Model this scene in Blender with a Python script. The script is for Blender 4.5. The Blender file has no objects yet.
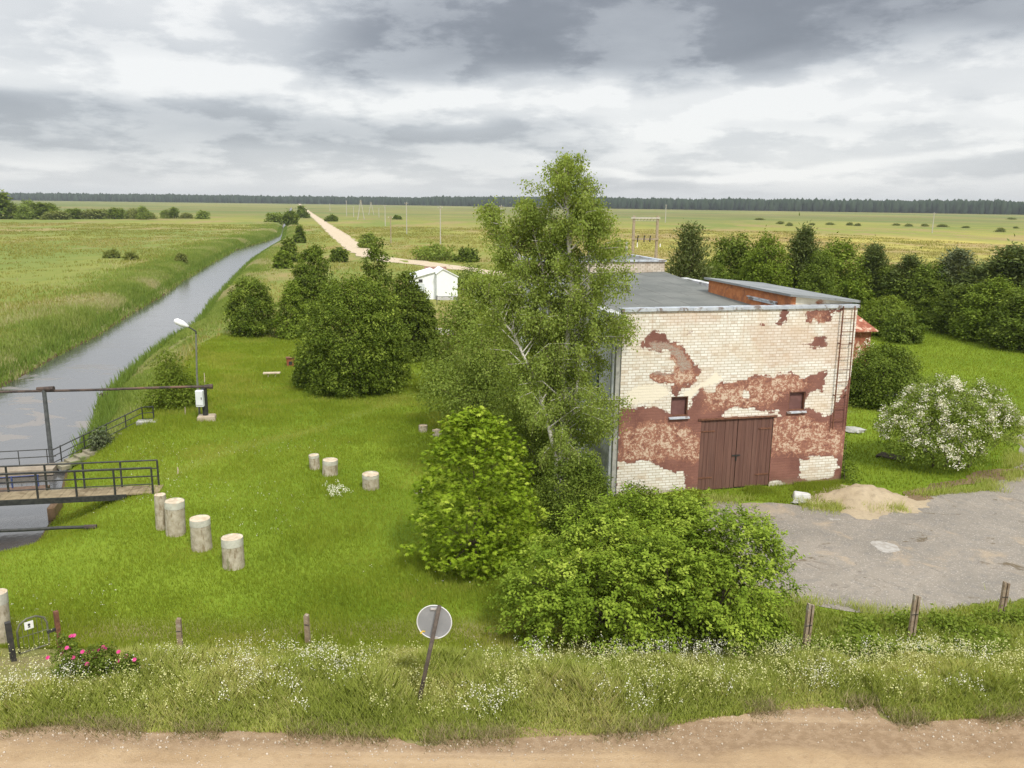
import bpy, math, random
import numpy as np

# ------------------------------------------------------------------ scene basics
S = bpy.context.scene
COL = S.collection
W, H = 1024, 768
F = 837.0                                   # focal length in pixels
CAMZ = 10.0
PIT = math.atan((384 - 202.5) / F)
ROLL = 0.0118
rng = np.random.default_rng(7)
random.seed(7)


def _rx(a):
    c, s = math.cos(a), math.sin(a)
    return np.array([[1, 0, 0], [0, c, -s], [0, s, c]])


def _rz(a):
    c, s = math.cos(a), math.sin(a)
    return np.array([[c, -s, 0], [s, c, 0], [0, 0, 1]])


RC = _rx(math.pi / 2 - PIT) @ _rz(ROLL)
CAM = np.array([0.0, 0.0, CAMZ])


def ray(x, y):
    return RC @ np.array([x - 512.0, 384.0 - y, -F])


def atz(x, y, z=0.0):
    d = ray(x, y)
    return CAM + d * ((z - CAMZ) / d[2])


def atY(x, y, Y):
    d = ray(x, y)
    return CAM + d * (Y / d[1])


cd = bpy.data.cameras.new('camera')
cam = bpy.data.objects.new('camera', cd)
COL.objects.link(cam)
cam.location = CAM
cam.rotation_mode = 'XYZ'
from mathutils import Matrix, Vector
cam.matrix_world = Matrix.Translation(Vector(CAM)) @ Matrix([list(r) for r in RC]).to_4x4()
cd.sensor_width = 36
cd.lens = F * 36 / 1024
cd.clip_start = 0.1
cd.clip_end = 20000
S.camera = cam

# ------------------------------------------------------------------ tagging helpers


def tag(o, label=None, cat=None, group=None, kind=None):
    if label: o['label'] = label
    if cat: o['category'] = cat
    if group: o['group'] = group
    if kind: o['kind'] = kind
    return o


def empty(name, loc, rz=0.0, label=None, cat=None, group=None):
    o = bpy.data.objects.new(name, None)
    COL.objects.link(o)
    o.location = [float(v) for v in loc]
    o.rotation_euler = (0, 0, rz)
    o.empty_display_size = 0.2
    return tag(o, label, cat, group)


def mesh_np(name, V, loops, sizes, mat, parent=None, smooth=False, tint=None, attrs=None):
    """mesh from numpy arrays: V (n,3), loops flat indices, sizes per face"""
    me = bpy.data.meshes.new(name)
    V = np.ascontiguousarray(V, dtype=np.float32)
    loops = np.ascontiguousarray(loops, dtype=np.int32)
    sizes = np.ascontiguousarray(sizes, dtype=np.int32)
    me.vertices.add(len(V))
    me.vertices.foreach_set('co', V.ravel())
    me.loops.add(len(loops))
    me.loops.foreach_set('vertex_index', loops)
    me.polygons.add(len(sizes))
    st = np.zeros(len(sizes), dtype=np.int32)
    st[1:] = np.cumsum(sizes)[:-1]
    me.polygons.foreach_set('loop_start', st)
    if smooth:
        me.polygons.foreach_set('use_smooth', np.ones(len(sizes), dtype=bool))
    me.update(calc_edges=True)
    me.validate()
    if tint is not None:
        a = me.attributes.new('tint', 'FLOAT', 'FACE')
        a.data.foreach_set('value', np.ascontiguousarray(tint, dtype=np.float32))
    for k, v in (attrs or {}).items():
        a = me.attributes.new(k, 'FLOAT', 'POINT')
        a.data.foreach_set('value', np.ascontiguousarray(v, dtype=np.float32))
    o = bpy.data.objects.new(name, me)
    COL.objects.link(o)
    if mat: me.materials.append(mat)
    if parent is not None: o.parent = parent
    return o


class MB:
    def __init__(self):
        self.v, self.f = [], []

    def add(self, verts, faces):
        b = len(self.v)
        self.v += [tuple(float(c) for c in p) for p in verts]
        self.f += [tuple(b + i for i in f) for f in faces]
        return self

    def box(self, c, size, rz=0.0, taper=1.0):
        hx, hy, hz = [s / 2 for s in size]
        vs = []
        for z, t in ((-hz, 1), (hz, taper)):
            for x, y in ((-hx, -hy), (hx, -hy), (hx, hy), (-hx, hy)):
                x, y = x * t, y * t
                vs.append((c[0] + x * math.cos(rz) - y * math.sin(rz), c[1] + x * math.sin(rz) + y * math.cos(rz), c[2] + z))
        return self.add(vs, [(0, 3, 2, 1), (4, 5, 6, 7), (0, 1, 5, 4), (1, 2, 6, 5), (2, 3, 7, 6), (3, 0, 4, 7)])

    def span(self, x0, x1, y0, y1, z0, z1):
        return self.box(((x0 + x1) / 2, (y0 + y1) / 2, (z0 + z1) / 2), (x1 - x0, y1 - y0, z1 - z0))

    def bar(self, a, b, w, h=None):
        """square bar from a to b"""
        return self.tube([a, b], [w / 2 * 1.414, w / 2 * 1.414], 4, off=math.pi / 4)

    def tube(self, pts, rad, n=8, cap=True, off=0.0):
        pts = [np.array(p, float) for p in pts]
        if not hasattr(rad, '__len__'): rad = [rad] * len(pts)
        b = len(self.v)
        prev = None
        for i, p in enumerate(pts):
            d = pts[min(i + 1, len(pts) - 1)] - pts[max(i - 1, 0)]
            d = d / (np.linalg.norm(d) + 1e-9)
            if prev is None:
                up = np.array([0, 0, 1.0]) if abs(d[2]) < .9 else np.array([0, 1.0, 0])
                a = np.cross(d, up)
            else:
                a = prev - d * prev.dot(d)
            a /= np.linalg.norm(a) + 1e-9
            prev = a
            c = np.cross(d, a)
            for k in range(n):
                t = off + 2 * math.pi * k / n
                self.v.append(tuple(p + (a * math.cos(t) + c * math.sin(t)) * rad[i]))
        for i in range(len(pts) - 1):
            for k in range(n):
                k2 = (k + 1) % n
                self.f.append((b + i * n + k, b + i * n + k2, b + (i + 1) * n + k2, b + (i + 1) * n + k))
        if cap:
            self.f.append(tuple(b + k for k in reversed(range(n))))
            self.f.append(tuple(b + (len(pts) - 1) * n + k for k in range(n)))
        return self

    def prism(self, poly, axis_vec):
        """extrude closed polygon (list of 3d pts) along vector"""
        n = len(poly)
        a = [tuple(p) for p in poly]
        b = [tuple(np.array(p) + np.array(axis_vec)) for p in poly]
        fs = [tuple(reversed(range(n))), tuple(range(n, 2 * n))]
        for i in range(n):
            j = (i + 1) % n
            fs.append((i, j, n + j, n + i))
        return self.add(a + b, fs)

    def build(self, name, mat, parent=None, smooth=False, bevel=0.0):
        me = bpy.data.meshes.new(name)
        me.from_pydata(self.v, [], self.f)
        import bmesh
        bm = bmesh.new()
        bm.from_mesh(me)
        bmesh.ops.recalc_face_normals(bm, faces=bm.faces)
        if bevel > 0:
            bmesh.ops.bevel(bm, geom=list(bm.edges), offset=bevel, segments=1, affect='EDGES', clamp_overlap=True)
        bm.to_mesh(me)
        bm.free()
        if smooth:
            for p in me.polygons: p.use_smooth = True
        o = bpy.data.objects.new(name, me)
        COL.objects.link(o)
        if mat: me.materials.append(mat)
        if parent is not None: o.parent = parent
        return o


# ------------------------------------------------------------------ material helpers


class NT:
    def __init__(self, name):
        self.m = bpy.data.materials.new(name)
        self.m.use_nodes = True
        self.t = self.m.node_tree
        self.t.nodes.clear()
        self.out = self.n('ShaderNodeOutputMaterial')

    def n(self, typ, **kw):
        nd = self.t.nodes.new(typ)
        for k, v in kw.items():
            setattr(nd, k, v)
        return nd

    def link(self, a, b):
        self.t.links.new(a, b)

    def setin(self, sock, v):
        if hasattr(v, 'links') or hasattr(v, 'is_linked'):
            self.link(v, sock)
        else:
            if isinstance(v, (tuple, list)) and len(v) == 3 and sock.type == 'RGBA': v = (*v, 1)
            sock.default_value = v

    def coord(self, kind='Object'):
        return self.n('ShaderNodeTexCoord').outputs[kind]

    def geo(self):
        return self.n('ShaderNodeNewGeometry').outputs['Position']

    def attr(self, name):
        return self.n('ShaderNodeAttribute', attribute_name=name).outputs['Fac']

    def mapping(self, vec, scale=(1, 1, 1), rot=(0, 0, 0), loc=(0, 0, 0)):
        m = self.n('ShaderNodeMapping')
        self.link(vec, m.inputs[0])
        m.inputs['Scale'].default_value = scale
        m.inputs['Rotation'].default_value = rot
        m.inputs['Location'].default_value = loc
        return m.outputs[0]

    def noise(self, vec, scale, detail=4, rough=0.55, dist=0.0):
        n = self.n('ShaderNodeTexNoise')
        if vec is not None: self.link(vec, n.inputs['Vector'])
        n.inputs['Scale'].default_value = scale
        n.inputs['Detail'].default_value = detail
        n.inputs['Roughness'].default_value = rough
        n.inputs['Distortion'].default_value = dist
        return n.outputs[0]

    def math(self, op, a, b=0.0, c=None, clamp=False):
        m = self.n('ShaderNodeMath', operation=op, use_clamp=clamp)
        self.setin(m.inputs[0], a)
        self.setin(m.inputs[1], b)
        if c is not None: self.setin(m.inputs[2], c)
        return m.outputs[0]

    def ss(self, v, a, b):
        """smoothstep a..b -> 0..1"""
        m = self.n('ShaderNodeMapRange', interpolation_type='SMOOTHSTEP')
        self.setin(m.inputs[0], v)
        m.inputs[1].default_value = a
        m.inputs[2].default_value = b
        return m.outputs[0]

    def lin(self, v, a, b, c=0.0, d=1.0):
        m = self.n('ShaderNodeMapRange')
        self.setin(m.inputs[0], v)
        for i, q in enumerate((a, b, c, d)): m.inputs[i + 1].default_value = q
        return m.outputs[0]

    def mix(self, fac, a, b, mode='MIX'):
        m = self.n('ShaderNodeMix', data_type='RGBA', blend_type=mode)
        self.setin(m.inputs[0], fac)
        self.setin(m.inputs[6], a)
        self.setin(m.inputs[7], b)
        return m.outputs[2]

    def ramp(self, fac, stops):
        r = self.n('ShaderNodeValToRGB')
        self.setin(r.inputs[0], fac)
        el = r.color_ramp.elements
        while len(el) < len(stops): el.new(0.5)
        for e, (p, c) in zip(el, stops):
            e.position = p
            e.color = (*c, 1)
        return r.outputs[0]

    def bump(self, h, strength=0.5, dist=0.05):
        b = self.n('ShaderNodeBump')
        b.inputs['Strength'].default_value = strength
        b.inputs['Distance'].default_value = dist
        self.link(h, b.inputs['Height'])
        return b.outputs[0]

    def principled(self, color, rough=0.8, normal=None, spec=0.3, metal=0.0):
        p = self.n('ShaderNodeBsdfPrincipled')
        self.setin(p.inputs['Base Color'], color)
        self.setin(p.inputs['Roughness'], rough)
        p.inputs['Specular IOR Level'].default_value = spec
        p.inputs['Metallic'].default_value = metal
        if normal is not None: self.link(normal, p.inputs['Normal'])
        return p.outputs[0]

    def finish(self, sh):
        self.link(sh, self.out.inputs[0])
        return self.m


def mat_simple(name, c1, c2, scale=6.0, rough=0.8, bump=0.3, metal=0.0, spec=0.3, c3=None, s3=2.0):
    n = NT(name)
    v = n.coord()
    a = n.noise(v, scale, 6, .6)
    col = n.mix(n.ss(a, .35, .65), c1, c2)
    if c3 is not None:
        b = n.noise(v, s3, 5, .65, .5)
        col = n.mix(n.ss(b, .52, .62), col, c3)
    nb = n.bump(n.noise(v, scale * 4, 4), bump, .02)
    return n.finish(n.principled(col, rough, nb, spec, metal))


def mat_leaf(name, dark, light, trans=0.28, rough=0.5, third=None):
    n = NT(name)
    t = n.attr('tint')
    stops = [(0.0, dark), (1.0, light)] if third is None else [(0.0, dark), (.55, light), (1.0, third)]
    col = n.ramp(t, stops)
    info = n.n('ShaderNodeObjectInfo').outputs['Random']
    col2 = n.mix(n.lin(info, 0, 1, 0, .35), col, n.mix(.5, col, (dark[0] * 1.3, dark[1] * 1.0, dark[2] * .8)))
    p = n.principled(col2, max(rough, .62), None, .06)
    tr = n.n('ShaderNodeBsdfTranslucent')
    n.setin(tr.inputs[0], n.mix(1.0, col2, (1.25, 1.12, .50), 'MULTIPLY'))
    m = n.n('ShaderNodeMixShader')
    m.inputs[0].default_value = trans
    n.link(p, m.inputs[1])
    n.link(tr.outputs[0], m.inputs[2])
    return n.finish(m.outputs[0])


# ------------------------------------------------------------------ lighting
SUN_EL, SUN_AZ = math.radians(50), math.radians(152)      # azimuth clockwise from +Y: behind the camera, to the right
sun_dir = Vector((math.sin(SUN_AZ) * math.cos(SUN_EL), math.cos(SUN_AZ) * math.cos(SUN_EL), math.sin(SUN_EL)))
sl = bpy.data.lights.new('sun', 'SUN')
sl.energy = 2.3
sl.angle = math.radians(10)
sl.color = (1.0, .95, .86)
so = bpy.data.objects.new('sun', sl)
COL.objects.link(so)
so.rotation_euler = sun_dir.to_track_quat('Z', 'Y').to_euler()
so.location = (30, -30, 60)


def build_world():
    w = bpy.data.worlds.new('World')
    S.world = w
    w.use_nodes = True
    n = NT.__new__(NT)
    n.t = w.node_tree
    n.t.nodes.clear()
    out = n.n('ShaderNodeOutputWorld')
    sky = n.n('ShaderNodeTexSky')
    sky.sky_type = 'NISHITA'
    sky.sun_disc = False
    sky.sun_elevation = SUN_EL
    sky.sun_rotation = SUN_AZ
    bg1 = n.n('ShaderNodeBackground')
    n.link(sky.outputs[0], bg1.inputs[0])
    bg1.inputs[1].default_value = 0.1
    d = n.coord('Generated')
    sx = n.n('ShaderNodeSeparateXYZ')
    n.link(d, sx.inputs[0])
    az = n.math('ARCTAN2', sx.outputs[0], sx.outputs[1])
    v = n.math('MAXIMUM', sx.outputs[2], 0.0)
    # layered cloud deck: flatter towards the horizon
    vv = n.math('POWER', n.math('ADD', v, 0.01), 0.72)

    def vec(a, b, ox=0.0, oy=0.0):
        c = n.n('ShaderNodeCombineXYZ')
        n.link(n.math('MULTIPLY_ADD', az, a, ox), c.inputs[0])
        n.link(n.math('MULTIPLY_ADD', vv, b, oy), c.inputs[1])
        return c.outputs[0]
    big = n.noise(vec(2.0, 5.0, 3.1, 1.7), 1.0, 3, .5)
    mid = n.noise(vec(3.1, 8.0, 7.7, 2.2), 1.0, 10, .50)
    puff = n.noise(vec(7.5, 18.0, 1.4, 9.2), 1.0, 11, .58, .0)
    cmid = n.math('SUBTRACT', mid, .5)
    cbig = n.math('SUBTRACT', big, .5)
    vw = n.math('ADD', v, n.math('ADD', n.math('MULTIPLY', cmid, .13), n.math('MULTIPLY', cbig, .06)))
    azr = n.math('ADD', az, n.math('ADD', n.math('MULTIPLY', cbig, .5), n.math('MULTIPLY', cmid, .5)))
    # heavy dark shelf of cloud high up on the right and centre
    low_edge = n.math('ADD', vw, n.math('MULTIPLY', az, -.045))
    shelf = n.math('MULTIPLY', n.ss(low_edge, .112, .158), n.ss(azr, -.42, -.08))
    top_gap = n.math('MULTIPLY', n.ss(vw, .185, .235), n.ss(azr, .05, -.30))
    shelf = n.math('MULTIPLY', shelf, n.math('SUBTRACT', 1.0, n.math('MULTIPLY', top_gap, .75)))
    shelf = n.math('MULTIPLY', shelf, n.lin(puff, .3, .7, 1.06, .92))
    # blue-grey bank low on the left, and a grey layer under the bright cumulus band
    bank = n.math('MULTIPLY', n.math('MULTIPLY', n.ss(vw, .022, .050), n.ss(vw, .118, .070)), n.ss(azr, .0, -.36))
    bank2 = n.math('MULTIPLY', n.math('MULTIPLY', n.ss(vw, .048, .060), n.ss(vw, .098, .078)), n.ss(azr, -.40, -.05))
    rain = n.math('MULTIPLY', n.math('MULTIPLY', n.ss(v, .0, .02), n.ss(v, .07, .035)), n.math('MULTIPLY', n.ss(az, .02, .10), n.ss(az, .34, .22)))
    pf = n.ss(puff, .43, .57)
    b = n.math('ADD', .80, n.math('MULTIPLY', cmid, .62))
    b = n.math('ADD', b, n.math('MULTIPLY', n.math('SUBTRACT', pf, .5), .20))
    b = n.math('ADD', b, n.math('MULTIPLY', n.math('MULTIPLY', n.ss(vw, .088, .105), n.ss(vw, .140, .118)), .14))
    b = n.math('ADD', b, n.math('MULTIPLY', n.math('MULTIPLY', n.ss(vw, .030, .045), n.ss(vw, .095, .070)), n.math('MULTIPLY', n.ss(azr, .05, .25), .20)))
    b = n.math('ADD', b, n.math('MULTIPLY', n.math('MULTIPLY', n.ss(v, .16, .24), n.ss(az, -.1, -.45)), .16))
    b = n.math('SUBTRACT', b, n.math('MULTIPLY', shelf, .54))
    b = n.math('SUBTRACT', b, n.math('MULTIPLY', bank, .24))
    b = n.math('SUBTRACT', b, n.math('MULTIPLY', bank2, .20))
    b = n.math('SUBTRACT', b, n.math('MULTIPLY', rain, .14))
    b = n.math('ADD', n.math('MULTIPLY', n.ss(v, .035, .0), n.math('SUBTRACT', .70, b)), b)
    col = n.ramp(b, [(0.0, (.140, .152, .172)), (.25, (.200, .214, .237)), (.52, (.340, .357, .380)), (.74, (.472, .484, .495)), (.95, (.605, .608, .604))])
    # overcast dome is brighter towards the zenith, well above the frame
    gain = n.math('MULTIPLY_ADD', n.ss(v, .28, .75), 1.2, 1.0)
    cg = n.mix(1.0, col, gain, 'MULTIPLY')
    bg2 = n.n('ShaderNodeBackground')
    n.link(cg, bg2.inputs[0])
    bg2.inputs[1].default_value = 1.0
    mx = n.n('ShaderNodeMixShader')
    mx.inputs[0].default_value = .93
    n.link(bg1.outputs[0], mx.inputs[1])
    n.link(bg2.outputs[0], mx.inputs[2])
    n.link(mx.outputs[0], out.inputs[0])


build_world()
S.view_settings.view_transform = 'Standard'
S.view_settings.look = 'None'
S.view_settings.exposure = 0.62
S.view_settings.gamma = 1.0
S.view_settings.use_curve_mapping = False
S.cycles.max_bounces = 6
S.cycles.diffuse_bounces = 3
S.cycles.glossy_bounces = 2
S.cycles.transmission_bounces = 3
S.cycles.use_denoising = True
S.cycles.denoising_input_passes = 'RGB_ALBEDO_NORMAL'
S.cycles.denoising_prefilter = 'NONE'

# ------------------------------------------------------------------ terrain


def poly_sd(P, poly):
    """signed distance (positive inside) of points P (n,2) to polygon"""
    P = np.asarray(P, float)
    poly = np.asarray(poly, float)
    d = np.full(len(P), 1e18)
    ins = np.zeros(len(P), bool)
    for i in range(len(poly)):
        a, b = poly[i], poly[(i + 1) % len(poly)]
        ab = b - a
        t = np.clip(((P - a) @ ab) / (ab @ ab + 1e-12), 0, 1)
        q = a + t[:, None] * ab
        d = np.minimum(d, ((P - q) ** 2).sum(1))
        cond = (a[1] > P[:, 1]) != (b[1] > P[:, 1])
        with np.errstate(divide='ignore', invalid='ignore'):
            xi = (b[0] - a[0]) * (P[:, 1] - a[1]) / (b[1] - a[1] + 1e-15) + a[0]
        ins ^= cond & (P[:, 0] < xi)
    d = np.sqrt(d)
    return np.where(ins, d, -d)


WZ = -1.5
right_px = [(20, 556), (40, 538), (52, 518), (58, 500), (66, 470), (84, 444), (98, 424), (99, 408), (106, 396), (135, 370),
            (160, 349), (192, 331), (212, 304), (230, 284), (250, 263), (268, 251), (281, 243), (283, 237), (285, 226), (291, 216), (292, 207.5)]
left_px = [(0, 388), (30, 372), (60, 355), (98, 336), (130, 315), (160, 298), (185, 280), (206, 267), (236, 250), (268, 241), (280, 235.5), (283, 226), (287.5, 216), (290.6, 207.5)]
canal = [tuple(atz(x, y, WZ)[:2]) for x, y in right_px] + [tuple(atz(x, y, WZ)[:2]) for x, y in reversed(left_px)]
canal += [(-30.2, 40.0), (-29.0, 30.0), (-26.5, 25.2), (-21.5, 23.9), (-17.5, 24.2)]
canal = np.array(canal)

lawn_main = [(-60, 590), (20, 566), (62, 525), (105, 445), (150, 408), (205, 345), (225, 335), (262, 338), (300, 340), (420, 352), (470, 400), (600, 420), (616, 500), (735, 505), (735, 520), (790, 600), (780, 648), (400, 655), (-60, 655)]
lawn_right = [(846, 492), (850, 345), (870, 335), (915, 325), (960, 332), (1060, 352), (1300, 380), (1300, 470), (1024, 466), (930, 496)]
LAWN1 = np.array([atz(x, y)[:2] for x, y in lawn_main])
LAWN2 = np.array([atz(x, y)[:2] for x, y in lawn_right])


yard_px = [(700, 503), (742, 500), (790, 504), (835, 510), (905, 508), (930, 497), (985, 487), (1024, 474), (1018, 455), (1010, 438), (1040, 420), (1130, 425), (1250, 470), (1300, 580), (1024, 601), (985, 603), (940, 612), (905, 618), (870, 617), (830, 610), (800, 606), (770, 600), (700, 560)]
YARD = np.array([atz(x, y, .02)[:2] for x, y in yard_px])


def sstep(x, a, b):
    t = np.clip((x - a) / (b - a), 0, 1)
    return t * t * (3 - 2 * t)


def vnoise(x, y, s, seed=0):
    """cheap smooth value noise in numpy"""
    x, y = np.asarray(x) * s + seed * 17.3, np.asarray(y) * s - seed * 9.1
    xi, yi = np.floor(x).astype(np.int64), np.floor(y).astype(np.int64)
    xf, yf = x - xi, y - yi
    u, v = xf * xf * (3 - 2 * xf), yf * yf * (3 - 2 * yf)

    def hh(a, b):
        k = (a * 374761393 + b * 668265263 + seed * 1442695) & 0x7fffffff
        k = ((k ^ (k >> 13)) * 1274126177) & 0x7fffffff
        return ((k ^ (k >> 16)) & 0xffff) / 65535.0
    return (hh(xi, yi) * (1 - u) + hh(xi + 1, yi) * u) * (1 - v) + (hh(xi, yi + 1) * (1 - u) + hh(xi + 1, yi + 1) * u) * v


def verge_line(x):
    """y where the road embankment starts to rise"""
    return 18.2 + 0.02 * x


def height(x, y):
    x, y = np.atleast_1d(np.asarray(x, float)), np.atleast_1d(np.asarray(y, float))
    sd = -poly_sd(np.stack([x, y], 1), canal)           # >0 outside the water
    slope = np.where((x > -24) & (y < 70), 3.1, 2.2)
    t = np.clip(sd / slope, -1.2, 1.25)
    z = np.where(t > 0, WZ - WZ * sstep(t, -.35, 1.25) * 1.0 + WZ * 0.0, WZ + t * 1.0)
    z0 = WZ - WZ * sstep(np.zeros(1), -.35, 1.25)[0]
    z = np.where(t > 0, WZ + (z - z0) * (-WZ) / (-z0), WZ + t * 1.0)
    # left bank has a low crest
    z = z + .12 * np.exp(-((sd - 5.5) / 2.6) ** 2) * (x < -26 - .2 * (y - 40))
    emb = .8 * sstep(verge_line(x) - y, 0, 3.9)
    z = np.where(emb > 0, np.maximum(z, emb * sstep(sd, 0.5, 5) + z * (1 - sstep(sd, .5, 5))), z)
    flat = sstep(-poly_sd(np.stack([x, y], 1), YARD), .2, 1.6)
    u = .10 * (vnoise(x, y, .18, 1) - .5) + .05 * (vnoise(x, y, .7, 2) - .5)
    z = z * sstep(-poly_sd(np.stack([x, y], 1), YARD), -.3, .5) if False else z
    return z + flat * u * sstep(sd, .3, 3) * (1 - sstep(emb, .74, .8)) * (y < 200)


def gh(x, y):
    return float(height(x, y)[0])


def on_ground(px, py, dz=0.0):
    z = 0.0
    for _ in range(25):
        p = atz(px, py, z)
        z = .5 * z + .5 * gh(p[0], p[1])
    return np.array([p[0], p[1], gh(p[0], p[1]) + dz])


def axis(lo, hi, step, ratio, far_lo, far_hi):
    a = list(np.arange(lo, hi + 1e-6, step))
    s, p = step, hi
    while p < far_hi:
        s *= ratio
        p += s
        a.append(p)
    s, p, b = step, lo, []
    while p > far_lo:
        s *= ratio
        p -= s
        b.append(p)
    return np.array(b[::-1] + a)


SH = 0.235
gn = axis(-34, 46, .3, 1.07, -5200, 5200)
gy = axis(8, 72, .3, 1.05, -40, 5200)
NN, YY = np.meshgrid(gn, gy)
XX = NN - SH * YY
gx, gyy = XX.ravel(), YY.ravel()
gz = height(gx, gyy)
nx_, ny_ = len(gn), len(gy)
ii = np.arange(nx_ * ny_).reshape(ny_, nx_)
q = np.stack([ii[:-1, :-1], ii[:-1, 1:], ii[1:, 1:], ii[1:, :-1]], -1).reshape(-1, 4)
P2 = np.stack([gx, gyy], 1)
sd_can = -poly_sd(P2, canal)
lawn_a = np.maximum(poly_sd(P2, LAWN1), poly_sd(P2, LAWN2))
lawn_a = np.where((gyy < 44) & (gx > -26) & (sd_can > 0) & (lawn_a > -5), np.maximum(lawn_a, 1.0 - 2 * sstep(gyy, 38, 44)), lawn_a)
verge_a = sstep(verge_line(gx) + .9 - gyy, 0, .8)


def path_dist(P, line):
    d = np.full(len(P), 1e9)
    for a, b in zip(line[:-1], line[1:]):
        a, b = np.array(a[:2]), np.array(b[:2])
        t = np.clip(((P - a) @ (b - a)) / ((b - a) @ (b - a)), 0, 1)
        d = np.minimum(d, np.linalg.norm(P - a - t[:, None] * (b - a), axis=1))
    return d


TRACK = [atz(*p) for p in [(165, 478), (205, 460), (245, 446), (315, 430), (380, 406), (430, 388)]]
TRACK2 = [atz(*p) for p in [(212, 424), (245, 416), (285, 402), (330, 396)]]
track_a = np.minimum(path_dist(P2, TRACK), path_dist(P2, TRACK2) + .15)


def ground_material():
    n = NT('grassland_soil')
    p = n.geo()
    sx = n.n('ShaderNodeSeparateXYZ')
    n.link(p, sx.inputs[0])
    lawn = n.attr('lawn')
    can = n.attr('canal')
    verge = n.attr('verge')
    n1 = n.noise(p, .9, 6, .6)
    n2 = n.noise(p, .12, 5, .55)
    n3 = n.noise(p, 6.0, 5, .65)
    # mown lawn
    lc = n.mix(n.ss(n2, .35, .65), (.135, .205, .016), (.190, .262, .024))
    lc = n.mix(n.math('MULTIPLY', n.ss(n1, .5, .75), .55), lc, (.21, .27, .03))
    lc = n.mix(n.math('MULTIPLY', n.ss(n3, .45, .7), .35), lc, (.075, .150, .012))
    # rough meadow, long patches lying along the canal
    rp = n.mapping(p, (1, .42, 1), (0, 0, math.radians(-13)))
    f1 = n.noise(rp, .017, 5, .6, .6)
    f2 = n.noise(rp, .045, 6, .62, .4)
    f3 = n.noise(rp, .35, 5, .6)
    f4 = n.noise(rp, .0045, 4, .5, .3)
    mc = n.mix(n.ss(f1, .40, .60), (.175, .215, .050), (.255, .255, .060))
    mc = n.mix(n.math('MULTIPLY', n.ss(f2, .48, .62), .85), mc, (.310, .235, .105))
    mc = n.mix(n.math('MULTIPLY', n.ss(f4, .52, .64), .7), mc, (.36, .34, .07))
    mc = n.mix(n.math('MULTIPLY', n.ss(f3, .45, .75), .55), mc, (.125, .180, .035))
    # the dry yellow meadow behind the buildings, on the right
    dry = n.math('MULTIPLY', n.ss(sx.outputs[1], 80, 120), n.ss(sx.outputs[1], 420, 240))
    dry = n.math('MULTIPLY', dry, n.ss(n.math('ADD', sx.outputs[0], n.math('MULTIPLY', sx.outputs[1], .235)), 30, 70))
    dc = n.mix(n.ss(f2, .38, .62), (.45, .385, .10), (.34, .25, .115))
    dc = n.mix(n.math('MULTIPLY', n.ss(f3, .52, .72), .5), dc, (.16, .20, .045))
    mc = n.mix(n.math('MULTIPLY', dry, n.lin(f1, .35, .6, .45, .95)), mc, dc)
    # far fields green again
    cy = n.n('ShaderNodeCombineXYZ')
    n.link(n.math('MULTIPLY', n.math('ADD', sx.outputs[0], n.math('MULTIPLY', sx.outputs[1], .235)), .0009), cy.inputs[0])
    n.link(n.math('MULTIPLY_ADD', sx.outputs[1], .0085, n.math('MULTIPLY', sx.outputs[0], .0012)), cy.inputs[1])
    parc = n.noise(cy.outputs[0], 1.0, 2, .6)
    far = n.ss(sx.outputs[1], 330, 700)
    fc = n.mix(n.ss(f4, .42, .58), (.150, .178, .052), (.215, .218, .065))
    fc = n.mix(n.math('MULTIPLY', n.ss(f1, .52, .66), .6), fc, (.30, .27, .10))
    fc = n.mix(n.math('MULTIPLY', n.ss(parc, .53, .57), .6), fc, (.205, .165, .075))
    fc = n.mix(n.math('MULTIPLY', n.ss(parc, .44, .40), .55), fc, (.105, .150, .045))
    mc = n.mix(far, mc, fc)
    bk = n.mix(n.ss(n1, .4, .7), (.150, .185, .045), (.21, .235, .075))
    bk = n.mix(n.math('MULTIPLY', n.ss(n.noise(p, .22, 4), .55, .68), .6), bk, (.36, .31, .17))
    col = n.mix(n.math('MULTIPLY', n.ss(n.math('ADD', can, n.math('MULTIPLY', n1, 2.0)), 7.5, 3.0), n.ss(sx.outputs[1], 900, 300)), mc, bk)
    col = n.mix(n.ss(n.math('ADD', lawn, n.math('MULTIPLY', n.math('SUBTRACT', n1, .5), 2.6)), -.5, .6), col, lc)
    # worn earth patches in the lawn
    worn = n.math('MULTIPLY', n.ss(n.noise(n.mapping(p, (1, 2.2, 1)), .23, 5, .6), .64, .74), .65)
    col = n.mix(worn, col, (.22, .235, .045))
    trk = n.math('MULTIPLY', n.ss(n.math('ADD', n.attr('track'), n.math('MULTIPLY', n.math('SUBTRACT', n1, .5), 1.0)), .7, .05), .2)
    col = n.mix(trk, col, (.29, .27, .10))
    vc = n.mix(n.ss(n1, .35, .65), (.20, .20, .06), (.25, .22, .10))
    col = n.mix(verge, col, vc)
    # mud at the waterline
    mud = n.ss(n.math('ADD', can, n.math('MULTIPLY', n.math('SUBTRACT', n1, .5), .8)), .35, .05)
    col = n.mix(mud, col, (.10, .07, .035))
    h = n.math('ADD', n.math('MULTIPLY', n3, .6), n.math('MULTIPLY', n.noise(p, 22, 3, .6), .5))
    return n.finish(n.principled(col, .95, n.bump(h, .7, .09), .1))


ground = mesh_np('ground', np.stack([gx, gyy, gz], 1), q.ravel(), np.full(len(q), 4), ground_material(), smooth=True,
                 attrs={'track': track_a, 'lawn': lawn_a, 'canal': sd_can, 'verge': verge_a})
tag(ground, kind='structure')


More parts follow.
